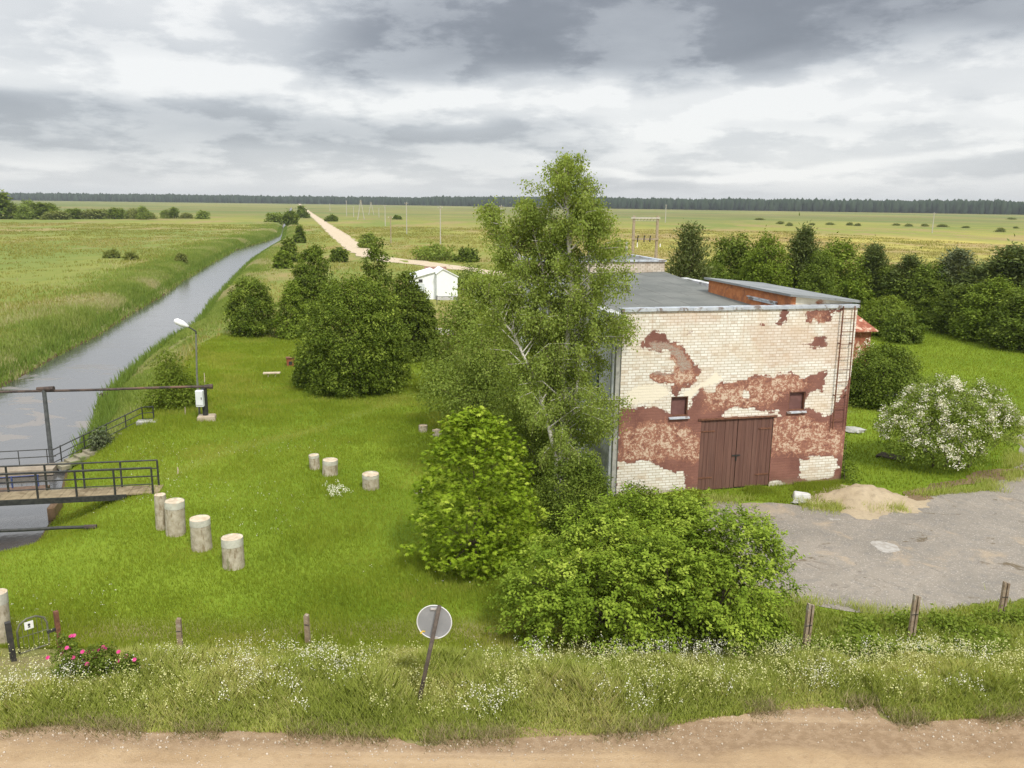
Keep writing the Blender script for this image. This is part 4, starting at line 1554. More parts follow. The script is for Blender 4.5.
MB().box((e2[0] - .2, e2[1] - .2, e2[2] - .0), (.9, .5, .14), .2).build('landing', M_CONC, HR)

# sluice beam with blue guard rail between the two crossings
g_r = atz(45, 487, -.35)
g_l = atz(0, 490, -.35)
gd = (g_l - g_r) / np.linalg.norm(g_l - g_r)
SL = empty('sluice_gate', g_r, math.atan2(-gd[1], -gd[0]), 'rusty brown sluice beam with short blue guard rail beside the footbridge', 'sluice gate')
MB().span(-11, .1, -.35, .25, -.42, 0).build('beam', mat_simple('rusty_beam', (.11, .07, .05), (.17, .11, .075), 4, .9, .4), SL)
M_BLUE = mat_simple('blue_paint', (.04, .06, .16), (.07, .09, .22), 6, .6, .2)
rr = MB()
for lz in (.20, .42): rr.tube([(-11, .15, lz), (-.2, .15, lz)], .02, 6)
ra = rr.build('railing', M_BLUE, SL)
for x_ in (-10.8, -8.6, -6.4, -4.2, -2.4, -1.75, -1.1, -.25): MB().bar((x_, .15, -.02), (x_, .15, .44), .05).build('post', M_BLUE, ra)
MB().span(.1, .35, -.5, .7, -1.9, -.62).build('abutment', mat_simple('brown_clay_concrete', (.20, .13, .08), (.27, .18, .11), 3, .95, .5), SL, bevel=.06)

# low black pipe over the near water
n_r = on_ground(95, 528.5)
n_l = atz(0, 532.5, n_r[2] + .02)
nd = (n_l - n_r) / np.linalg.norm(n_l - n_r)
NP = empty('drain_pipe', n_r, 0, 'thin black drain pipe lying from the grass bank out over near water', 'pipe')
MB().tube([(0, 0, .06)] + [tuple(nd * k + (0, 0, .06 + .012 * math.sin(k * 2))) for k in (1, 2, 3, 4, 6, 8, 10)], .055, 8).build('pipe', M_DKIRON, NP, smooth=True)
MB().tube([tuple(-nd * .05 + (0, 0, .06)), tuple(nd * .3 + (0, 0, .06))], .075, 8).build('collar', M_PIPE, NP)
MB().bar(tuple(nd * 9 + (0, 0, -1.6)), tuple(nd * 9 + (0, 0, .0)), .1).build('stake', M_DKIRON, NP)
jp = on_ground(113, 396.5)
jt = MB().box((0, 0, .05), (1.1, .3, .08), .06).add([(-.5, -.05, -.5), (-.42, -.05, -.5), (-.42, -.05, .01), (-.5, -.05, .01)], [(0, 1, 2, 3)]).build('jetty_plank', M_PIPE, None)
jt.location = jp + (-.1, -.1, .12)
tag(jt, 'dark plank sticking out over the water under the overhead pipe', 'plank')


# ------------------------------------------------------------------ concrete bollards (old pile heads)
def bollard_material():
    n = NT('pile_concrete')
    v = n.coord()
    a = n.noise(v, 5, 6, .65)
    b = n.noise(n.mapping(v, (4, 4, 1.2)), 3, 5, .6)
    col = n.mix(n.ss(a, .35, .65), (.36, .31, .23), (.50, .45, .36))
    col = n.mix(n.math('MULTIPLY', n.ss(b, .52, .66), .75), col, (.22, .17, .10))
    moss = n.noise(n.mapping(v, (2, 2, 1.2), loc=(3, 1, 5)), 2.2, 5, .65)
    col = n.mix(n.math('MULTIPLY', n.ss(moss, .58, .68), .6), col, (.15, .16, .06))
    return n.finish(n.principled(col, .95, n.bump(a, .8, .04), .1))


M_PILE = bollard_material()
M_BAND = mat_simple('limewash_band', (.44, .43, .37), (.56, .55, .48), 6, .9, .4, c3=(.50, .46, .38), s3=3)
M_PTOP = mat_simple('sandy_top', (.46, .37, .26), (.60, .52, .40), 5, .95, .5)


def bollard(px, pyb, wpx, hpx, label, band=True, seed=0, group='concrete pile heads on the lawn', thin=False):
    base = on_ground(px, pyb - wpx * .12)
    sc = F / (math.hypot(base[1], CAMZ * .6))
    rd = wpx / sc / 2
    ht = (hpx - wpx * .30) / sc * 1.05
    r = random.Random(seed)
    root = empty('concrete_bollard', base, r.random(), label, 'bollard', group)
    root.rotation_euler = (r.uniform(-.03, .03), r.uniform(-.03, .03), r.random() * 6)
    lx, ly = r.uniform(-.03, .03), r.uniform(-.03, .03)
    hb_ = ht * r.uniform(.74, .84) if band else ht
    mb = MB()
    mb.tube([(0, 0, -.2), (lx * .3, ly * .3, ht * .3), (lx * .8, ly * .8, hb_)], [rd * 1.02, rd, rd * .985], 22, cap=False)
    mb.build('shaft', M_PILE, root, smooth=True)
    if band:
        bb = MB()
        bb.tube([(lx * .8, ly * .8, hb_ - .002), (lx, ly, ht)], [rd * 1.01, rd * 1.0], 22, cap=False)
        bb.build('painted_band', M_BAND, root, smooth=True)
    tp = MB()
    ring = [(lx + math.cos(t) * rd * .99, ly + math.sin(t) * rd * .99, ht + r.uniform(-.035, .006)) for t in np.linspace(0, 2 * math.pi, 23)[:-1]]
    inner = [(lx + math.cos(t) * rd * .8, ly + math.sin(t) * rd * .8, ht - .03 + r.uniform(-.02, .02)) for t in np.linspace(0, 2 * math.pi, 23)[:-1]]
    fs = [(i, (i + 1) % 22, 22 + (i + 1) % 22, 22 + i) for i in range(22)] + [tuple(range(22, 44))]
    tp.add(ring + inner, fs)
    tp.build('top', M_PTOP, root)
    return root


for i, a in enumerate([
    (162, 530, 11.5, 39, 'slim grey bollard without white band, leftmost of the row of four', False),
    (176, 536, 19.5, 40, 'wide bollard with rusty hollow top, just right of the slim grey one'),
    (202, 551, 20.5, 38, 'third bollard of the row of four, smooth white band, between the rusty-topped and front ones'),
    (234, 569, 22, 37, 'nearest bollard at the front end of the row of four, chipped white band'),
    (315, 470, 10.5, 17.5, 'slim pale bollard, smallest of the middle group of three'),
    (330, 476.5, 15.5, 20, 'brownish bollard with white band beside the slim pale one'),
    (371, 490, 17, 20, 'lone wide bollard in mid lawn, right of the middle pair'),
    (423, 432.5, 9, 9, 'short grey stub of a bollard out in the open behind the light green tree', False),
    (437, 437, 9.5, 9, 'short bollard stub half hidden by the light green tree top left', False),
    (419, 494, 9, 9, 'low white stub hidden at the left edge of the light green tree'),
]):
    bollard(a[0], a[1], a[2], a[3], a[4], a[5] if len(a) > 5 else True, i)
bollard(1, 646, 21, 60, 'tall white-topped bollard cut by the left edge beside the gate', True, 77)

# ------------------------------------------------------------------ gate, fence posts, sign
gp = on_ground(14, 661, .02)
gq = on_ground(61, 654, .02)
gvec = gq - gp
GT = empty('garden_gate', gp, math.atan2(gvec[1], gvec[0]), 'small rounded tube gate with white plate in the roadside fence', 'gate')
gl_ = float(np.linalg.norm(gvec[:2]))
MB().bar((0, 0, -.2), (-.03, 0, .88), .10).build('post', mat_simple('black_post', (.03, .03, .03), (.06, .055, .05), 6, .8, .3), GT)
MB().bar((gl_, 0, -.2), (gl_ - .01, 0, .80), .09).build('post', M_RUST, GT)
fx0, fx1, fz0, fz1 = .12, gl_ - .20, .10, .83
arc = [(fx0, 0, fz0), (fx0, 0, fz1 - .22), (fx0 + .06, 0, fz1 - .08), (fx0 + .2, 0, fz1), (fx1 - .2, 0, fz1), (fx1 - .06, 0, fz1 - .08), (fx1, 0, fz1 - .22), (fx1, 0, fz0), (fx0, 0, fz0)]
M_GATE = mat_simple('grey_green_tube', (.10, .10, .07), (.16, .16, .11), 8, .7, .3)
gf = MB().tube(arc, .022, 8).build('gate_frame', M_GATE, GT, smooth=True)
wb = MB()
for x_ in np.linspace(fx0 + .1, fx1 - .1, 5): wb.tube([(x_, 0, fz0), (x_, 0, fz1 - .03)], .006, 5)
wb.tube([(fx0, 0, .45), (fx1, 0, .45)], .008, 5)
wb.build('bars', M_GATE, gf)
pl = MB().span(.26, .43, -.04, -.028, .60, .77).build('plate', M_WHITEP, GT)
MB().tube([(.345, -.0405, .70), (.345, -.0435, .70)], .028, 10).span(.325, .365, -.0435, -.0405, .635, .665).build('mark', M_DKIRON, pl)
MB().span(fx1 - .02, gl_ - .03, -.03, .02, .36, .42).build('latch', M_DKIRON, GT)

M_POST = mat_simple('weathered_post', (.22, .16, .11), (.32, .25, .18), 8, .95, .5, c3=(.38, .34, .27), s3=3)
FENCE = 'weathered posts of the roadside fence'
for i, (px, pt, pb, tw, lab) in enumerate([
    (181, 619, 657, False, 'single weathered fence post left of the tilted sign, nearer the gate'),
    (308.5, 615, 645, False, 'short pale fence post between the gate side post and the tilted sign'),
    (804.5, 604, 656, True, 'double fence post at the right edge of the big maple bush'),
    (910.5, 595, 642, True, 'double grey fence post in the middle of the yard edge'),
    (1001, 582, 618, True, 'double fence post at the far right yard edge')]):
    b_ = on_ground(px, pb)
    t_ = atY(px, pt, b_[1])
    h_ = t_[2] - b_[2]
    root = empty('fence_post', b_, (.1, -.2, .3, .15, .1)[i], lab, 'fence post', FENCE)
    ln = (.01, -.02, .05, .03, .02)[i]
    if tw:
        MB().prism([(-.085, -.04, -.3), (-.02, -.04, -.3), (-.02 + ln, -.04, h_), (-.085 + ln, -.04, h_ + .02)], (0, .08, 0)).build('post', M_POST, root)
        MB().prism([(.022, -.03, -.3), (.075, -.03, -.3), (.075 + ln, -.03, h_ - .04), (.022 + ln, -.03, h_ - .03)], (0, .07, 0)).build('stay', M_POST, root)
        MB().span(-.09, .08, -.052, -.042, h_ * .6, h_ * .6 + .015).build('wire_tie', M_DKIRON, root)
    else:
        MB().prism([(-.05, -.05, -.3), (.05, -.05, -.3), (.05 + ln, -.05, h_), (-.03 + ln, -.05, h_ + .02), (-.05 + ln, -.05, h_ - .02)], (0, .09, 0)).build('post', M_POST, root)
        MB().span(-.055, .055, -.062, -.052, h_ * .7, h_ * .7 + .012).build('wire_tie', M_DKIRON, root)

sb = on_ground(417.5, 708)
stp = atY(439.5, 606, sb[1] + .02)
SG = empty('road_sign', sb, 0, 'tilted round road sign seen from its grey back on dark post', 'road sign')
pv = np.array(rel(stp, sb))
pvn = pv / np.linalg.norm(pv)
MB().tube([tuple(-pvn * .4), tuple(pv)], .038, 10).build('post', mat_simple('brown_post', (.075, .06, .05), (.12, .095, .075), 8, .7, .3), SG, smooth=True)
dc_ = np.array(rel(atY(434.3, 622, sb[1] + .10), sb))
fwd = np.array([0.05, 1, -.08])
fwd /= np.linalg.norm(fwd)
a1 = np.cross(fwd, [0, 0, 1.0])
a1 /= np.linalg.norm(a1)
a2 = np.cross(a1, fwd)
RD = 18.9 / (F / np.linalg.norm(sb[:2]))


def disc(c, r0, th, n=40):
    mb = MB()
    mb.tube([tuple(c), tuple(c + fwd * th)], [r0, r0], n)
    return mb


dsk = disc(dc_, RD, .006).build('disc', mat_simple('galvanised_back', (.26, .27, .285), (.31, .32, .335), 3, .5, .05, .2, .5), SG)
ring_ = MB()
rp_ = [tuple(dc_ + (a1 * math.cos(t) + a2 * math.sin(t)) * RD) for t in np.linspace(0, 2 * math.pi, 49)]
ring_.tube(rp_, .011, 6, cap=False)
ring_.build('rim', mat_simple('pale_rim', (.60, .60, .60), (.70, .70, .70), 3, .5, .05), dsk, smooth=True)
ak = dc_ - fwd * .006 + (-.68 * RD) * np.array([1, 0, 0]) + (-.62 * RD) * a2
MB().add([tuple(ak + np.array(p[0]) * a1 * (-1 if a1[0] < 0 else 1) + p[1] * a2) for p in [(-.045, -.02), (.0, .035), (.05, .03), (.045, 0), (.01, .012), (-.02, -.035)]], [(0, 1, 2, 3, 4, 5)]).build('sticker', mat_simple('yellow_sticker', (.70, .48, .05), (.78, .55, .08), 4, .6, 0), dsk)
for tt in (.03, -.0):
    pass
for kk, zz in enumerate((.82, -.92)):
    c = dc_ + a2 * RD * zz - fwd * .02
    MB().box(tuple(c + pvn * 0), (.13, .03, .035)).build('clamp', mat_simple('clamp_steel', (.5, .48, .46), (.58, .56, .54), 4, .5, .1, .3), SG)
# front face of the sign, turned away from the camera
fc = disc(dc_ + fwd * .007, RD * .985, .002).build('face', M_WHITEP, dsk)
rr2 = MB()
N_ = 40
o_, i_ = [], []
for t in np.linspace(0, 2 * math.pi, N_ + 1)[:-1]:
    dirr = a1 * math.cos(t) + a2 * math.sin(t)
    o_.append(tuple(dc_ + fwd * .0115 + dirr * RD * .97))
    i_.append(tuple(dc_ + fwd * .0115 + dirr * RD * .78))
rr2.add(o_ + i_, [(k, (k + 1) % N_, N_ + (k + 1) % N_, N_ + k) for k in range(N_)])
rr2.build('red_ring', mat_simple('sign_red', (.55, .03, .03), (.6, .04, .04), 4, .5, 0), dsk)

# ------------------------------------------------------------------ small things on the lawns and the yard
hv = on_ground(290.5, 366)
bh = empty('brown_box', hv, .3, 'small rust-brown box standing on the lawn left of the big dark bush', 'box')
MB().box((0, 0, .25), (.44, .4, .5)).build('body', mat_simple('rust_brown_wood', (.22, .07, .03), (.30, .10, .05), 6, .9, .3), bh, bevel=.02)
MB().box((0, 0, .53), (.52, .48, .05)).build('lid', M_RUST, bh)
MB().box((0, -.215, .22), (.2, .02, .2)).build('panel', M_DKIRON, bh)
pbp = on_ground(272, 378)
bn_ = empty('low_bench', pbp, .2, 'tiny pale plank bench on the lawn near the brown box', 'bench')
MB().box((0, 0, .30), (.95, .34, .06)).build('seat', M_PTOP, bn_)
for sgn in (-1, 1): MB().box((sgn * .2, 0, .13), (.05, .18, .29)).build('leg', M_PTOP, bn_)
for i, (px, pt, pb, lab) in enumerate([(204.5, 373, 384, 'thin pale stake behind the street lamp'), (185, 407, 415, 'thin white stake on the lawn just left of the meter post'), (177.5, 467, 474, 'small pale stake beside the footbridge end')]):
    b_ = on_ground(px, pb)
    h_ = atY(px, pt, b_[1])[2] - b_[2]
    o = MB().tube([(0, 0, -.1), (.03, 0, h_ * .6), (.02, 0, h_)], [.03, .026, .02], 6).build('stake', M_PTOP)
    o.location = b_
    tag(o, lab, 'stake', 'stakes on the lawn')


def rock_mesh(name, r, size, mat, parent=None, sub=2, rough=.22):
    import bmesh
    bm = bmesh.new()
    bmesh.ops.create_icosphere(bm, subdivisions=sub, radius=1)
    sd_ = int(r.integers(1, 99))
    for v in bm.verts:
        k = 1 + rough * (vnoise(v.co.x * 1.7 + v.co.z, v.co.y * 1.7 - v.co.z * .7, 1.3, sd_) - .5) * 2
        v.co = Vector((v.co.x * size[0] * k, v.co.y * size[1] * k, max(-.35, v.co.z) * size[2] * k))
    me = bpy.data.meshes.new(name)
    bm.to_mesh(me)
    bm.free()
    o = bpy.data.objects.new(name, me)
    COL.objects.link(o)
    me.materials.append(mat)
    if parent is not None: o.parent = parent
    return o


rk = np.random.default_rng(5)
M_CHALK = mat_simple('white_block', (.52, .52, .50), (.64, .64, .62), 5, .9, .4, c3=(.5, .45, .38), s3=3)
sb_ = MB()
sb_.v = [(-.34, -.20, 0), (.30, -.24, 0), (.36, .16, 0), (-.26, .22, 0), (-.30, -.17, .20), (.24, -.20, .26), (.31, .12, .17), (-.20, .18, .24)]
sb_.f = [(0, 3, 2, 1), (4, 5, 6, 7), (0, 1, 5, 4), (1, 2, 6, 5), (2, 3, 7, 6), (3, 0, 4, 7)]
st_ = sb_.build('white_stone', M_CHALK, None, bevel=.03)
st_.location = on_ground(801, 498) + (0, 0, -.02)
tag(st_, 'white broken block lying in the grass left of the sand pile', 'stone')
cr_ = rock_mesh('rubble_heap', rk, (.24, .16, .06), M_CONC, sub=2, rough=.8)
cr_.location = on_ground(799, 504) + (0, 0, .08)
tag(cr_, 'crumbled white rubble just below the white broken block', 'rubble')
r4 = rock_mesh('flat_stone', rk, (.55, .4, .12), M_CONC, sub=2, rough=.5)
r4.location = on_ground(852, 431) + (.1, 0, .05)
tag(r4, 'flat grey stone in the grass at the right of the warehouse corner', 'stone')
cbk = on_ground(892, 404)
cb_ = MB().box((0, 0, .2), (1.0, .6, .6), .25).build('concrete_block', M_CONC, None, bevel=.03)
cb_.location = cbk
tag(cb_, 'grey concrete block between the green bush and white blossoming shrub', 'concrete block')
# pallet grating on the grass
pgp = on_ground(891, 458.5)
PGT = empty('slatted_grate', pgp, -.75, 'dark slatted wooden grate lying flat on grass beside the blossoming shrub', 'grate')
M_GRATE = mat_simple('dark_wood', (.06, .045, .035), (.10, .075, .055), 8, .9, .4)
mb = MB()
for k in range(8): mb.span(-.5, .5, -.34 + k * .09, -.34 + k * .09 + .05, .08, .11)
mb.build('slats', M_GRATE, PGT)
MB().span(-.5, -.43, -.36, .36, .02, .079).span(.43, .5, -.36, .36, .02, .079).build('bearer', M_GRATE, PGT)

# sand pile
sp_c = on_ground(872, 505)
M_PILE_SAND = mat_sand('heap_sand', (.40, .32, .215), (.47, .385, .265), (.29, .235, .165))
rr_n, an = 40, 110
V, Fq = [], []
for i in range(rr_n + 1):
    t = i / rr_n
    for k in range(an):
        a = 2 * math.pi * k / an
        R_ = 1 + .26 * (vnoise(math.cos(a) * 2 + 3, math.sin(a) * 2 + 1, 1.0, 4) - .5) * 2
        x_, y_ = math.cos(a) * t * 2.05 * R_, math.sin(a) * t * 1.35 * R_
        z_ = .54 * (1 - t ** 1.6) ** 1.2 + .26 * (vnoise(x_, y_, 1.1, 18) - .5) * (1 - t) + .14 * (vnoise(x_, y_, 2.2, 8) - .5) * (1 - t) + .13 * (vnoise(x_, y_, 4, 9) - .5) * (1 - t * .5)
        z_ = min(z_, .56 + .10 * vnoise(x_, y_, 1.5, 3)) - .04 * (t > .99)
        V.append((x_, y_, z_))
for i in range(rr_n):
    for k in range(an):
        k2 = (k + 1) % an
        Fq.append((i * an + k, (i + 1) * an + k, (i + 1) * an + k2, i * an + k2))
Fq = np.array(Fq)
sp = mesh_np('sand_pile', np.array(V), Fq.ravel(), np.full(len(Fq), 4), M_PILE_SAND, smooth=True)
sp.scale = (.88, .85, .92)
sp.location = (sp_c[0], sp_c[1] + .45, .0)
sp.rotation_euler = (0, 0, .05)
spill = fill_poly('sand_spill', ragged([np.array([sp_c[0] + 2.15 * math.cos(t), sp_c[1] + .40 + 1.4 * math.sin(t)]) for t in np.linspace(0, 6.283, 30)[:-1]], .1, .7, 15), .0165, M_PILE_SAND)
tag(sp, 'broad heap of orange-tan sand at the yard edge right of the warehouse', 'sand pile')
# rubble by the white house
rb_c = on_ground(437, 334)
rbk = rock_mesh('rubble_heap', rk, (1.3, .7, .45), mat_simple('pale_rubble', (.42, .40, .36), (.55, .52, .48), 3, .95, .6), sub=3, rough=.7)
rbk.location = rb_c
tag(rbk, 'pale stone rubble among bushes below the white outbuilding', 'rubble')

# ------------------------------------------------------------------ power poles
M_POLE = mat_simple('pole_concrete', (.40, .38, .33), (.50, .47, .41), 2, .9, .2)
M_WPOLE = mat_simple('pole_wood', (.30, .24, .17), (.40, .33, .24), 4, .9, .4)
hfb = atz(644, 263)
hx = hfb[1]
HF = empty('switchgear_gantry', (hfb[0], hfb[1], 0), -.03, 'H-shaped wooden power pole frame with switchgear beyond the roofs', 'power pole')
hk = np.linalg.norm(hfb[:2]) / F
ztop = atY(632.5, 215.5, hx)[2]
xl, xr_ = (632.5 - 644) * hk, (655.3 - 644) * hk
for x_ in (xl, xr_): MB().tube([(x_, 0, -.3), (x_, 0, ztop)], [.27, .23], 8).build('pole', M_WPOLE, HF)
zb1 = atY(644, 218, hx)[2]
zb2 = atY(644, 239, hx)[2]
MB().bar((xl - .5, -.2, zb1), (xr_ + .4, -.2, zb1), .30).bar((xl, -.2, zb1 - .45), (xr_, -.2, zb1 - .45), .07).build('crossbeam', M_POLE, HF)
MB().bar((xl - .3, -.22, zb2), (xr_ + .3, -.22, zb2), .26).build('lower_crossbeam', M_WPOLE, HF)
for k in range(6): MB().bar((xl + .5 + k * .55, -.2, zb1 - .42), (xl + .75 + k * .55, -.2, zb1 - .05), .06).build('brace', M_DKIRON, HF)
for k, t in enumerate((.18, .45, .70)):
    x_ = xl + (xr_ - xl) * t
    MB().tube([(x_, -.35, zb2 - .5), (x_, -.35, zb2 + .2), (x_ + .1, -.35, zb2 + .6)], [.11, .09, .14], 7).build('insulator', M_DKIRON, HF)
MB().tube([(xl + .7, -.35, zb2 - 1.4), (xl + .7, -.35, zb2 - .6)], .09, 6).build('insulator', M_WHITEP, HF)
MB().tube([(xr_ + .6, -.3, zb2 - 1.3), (xr_ + .6, -.3, zb2 - .75)], .10, 6).build('insulator', M_WHITEP, HF)

GP = 'concrete poles in the far field'


def pole(px, pt, pb, label, w=.13, mat=None, arms=True, by=None):
    b_ = atz(px, pb) if by is None else np.array([*atY(px, pb, by)[:2], 0])
    t_ = atY(px, pt, b_[1])
    h_ = t_[2]
    root = empty('power_pole', (b_[0], b_[1], 0), 0, label, 'pole', GP)
    MB().tube([(0, 0, -.3), (0, 0, h_)], [w * 1.15, w * .85], 7).build('pole', mat or M_POLE, root)
    if arms:
        MB().bar((-.55, -.12, h_ - .45), (.55, -.12, h_ - .45), .09).build('crossarm', M_WPOLE, root)
        for x_ in (-.5, .5): MB().tube([(x_, -.12, h_ - .40), (x_, -.12, h_ - .2)], .05, 6).build('insulator', M_WHITEP, root)
    return root


pole(624.5, 242, 300, 'stout pale post sticking up behind the rear roof coping', .14, M_POLE, False, 78)
pole(665.3, 204.5, 222.5, 'lone pole in green field right of the H-shaped frame', .22)
pole(932, 212.5, 233, 'lone pole in dry field above the right tree belt', .17)
pole(440.5, 206, 244, 'nearest field pole, left of the birch top and above the willow shrubs', .13)
pole(406.8, 202, 234, 'second nearest field pole, midway between birch top and sand road', .14)
pole(391, 216, 243, 'short pole nearest the sand road bend', .12, M_WPOLE)
pole(385.3, 205, 226, 'field pole just right of the second A-frame pole', .16)
pole(346.7, 200.5, 216, 'tall far pole left of both A-frame poles', .2)
pole(353.7, 206.5, 217, 'short far pole immediately left of the first A-frame pole', .2)
pole(379, 208, 217.5, 'short far pole between the second A-frame and its right neighbour', .2)
pole(330, 203.5, 211, 'tiny distant pole close to the sand road', .25)
pole(501, 205, 238, 'thin field pole seen past the left birch branches', .13)
for (ax, at_, l1, l2, lab) in [(360.7, 200, (357.6, 219.5), (364.5, 220), 'left and larger of two pale A-frame poles in far field'), (371, 202, (368.6, 215), (374, 215.2), 'right and smaller of two pale A-frame poles in far field')]:
    b_ = atz(*l1)
    b2 = atY(l2[0], l2[1], b_[1])
    t_ = atY(ax, at_, b_[1])
    root = empty('a_frame_pole', (b_[0], b_[1], 0), 0, lab, 'pole', GP)
    MB().tube([(0, 0, -.3), tuple(t_ - np.array([b_[0], b_[1], 0]))], .25, 7).build('leg', M_POLE, root)
    MB().tube([(b2[0] - b_[0], 0, -.3), tuple(t_ - np.array([b_[0], b_[1], 0]))], .19, 7).build('leg', M_POLE, root)
    MB().bar((t_[0] - b_[0] - .9, -.3, t_[2] - .6), (t_[0] - b_[0] + .9, -.3, t_[2] - .6), .2).build('crossarm', M_WPOLE, root)

# ------------------------------------------------------------------ vegetation: near individuals
# light green horse chestnut sapling
def chestnut():
    r = np.random.default_rng(21)
    base = on_ground(474, 563)
    sc = F / base[1]
    root = plant('chestnut_tree', base, 'bright light green conical chestnut tree with big hand-shaped leaves in mid lawn', 'tree')
    wd, ht = 124 / sc, 160 / sc * 1.05
    prof = lambda t: np.interp(t, [0, .05, .18, .42, .62, .80, .92, 1.0], [.55, .92, 1.02, 1.0, .86, .66, .44, .10])
    n = 7600
    t = r.random(n) ** 1.08
    a = r.random(n) * 6.283
    lump = 1 + .10 * np.sin(a * 4 + t * 9) + .13 * np.sin(a * 7 - t * 31) + .09 * r.normal(size=n)
    rad = wd / 2 * .96 * prof(t) * np.where(r.random(n) < .35, np.sqrt(r.random(n)) * .85, 1 - np.abs(r.normal(0, .08, n))) * lump
    C = np.stack([np.cos(a) * rad, np.sin(a) * rad, .12 + t * (ht - .1)], 1)
    out = np.stack([np.cos(a), np.sin(a), np.full(n, .35)], 1)
    nb = 420
    kb = r.integers(0, nb, n)
    on = r.random(n) < .5
    off_ = r.normal(size=(n, 3)) * np.array([.10, .10, .06])
    C = np.where(on[:, None], C[:nb][kb] + off_ + out[:nb][kb] * .04, C)
    out = np.where(on[:, None], out[:nb][kb] + off_ * 2, out)
    C[:, 2] = np.maximum(C[:, 2], .05)
    k = 7
    fan = np.linspace(-1.9, 1.9, k)
    P, T, N, L, Wd, tn = [], [], [], [], [], []
    axis_ = out + r.normal(size=(n, 3)) * .35 + np.array([0, 0, -.25])
    axis_ /= np.linalg.norm(axis_, axis=1)[:, None]
    nm = np.array([0, 0, 1.0]) + out * .55 + r.normal(size=(n, 3)) * .45
    nm -= axis_ * (nm * axis_).sum(1)[:, None]
    nm /= np.linalg.norm(nm, axis=1)[:, None]
    sd_ = np.cross(axis_, nm)
    size = .102 * (.7 + .6 * r.random(n))
    ct = np.where(on, .52 + r.normal(0, .16, nb)[kb], .30) + r.normal(0, .13, n)  # fill leaves between boughs get a darker tint as painted shade
    for f in fan:
        T.append(axis_ * math.cos(f) + sd_ * math.sin(f) - nm * .22)
        P.append(C)
        N.append(nm)
        s_ = size * (1 - .16 * abs(f))
        L.append(s_)
        Wd.append(s_ * .40)
        tn.append(ct + r.normal(0, .06, n))
    P, T, N = np.concatenate(P), np.concatenate(T), np.concatenate(N)
    leaf_mesh('crown', P, T, N, np.concatenate(L), np.concatenate(Wd), np.concatenate(tn), L_CHEST, root)
    trunk_mesh('trunk', M_BARK, root, r, ht * .9, .045, [C[i] * .9 for i in r.choice(n, 26, replace=False)], bare=.08)


chestnut()


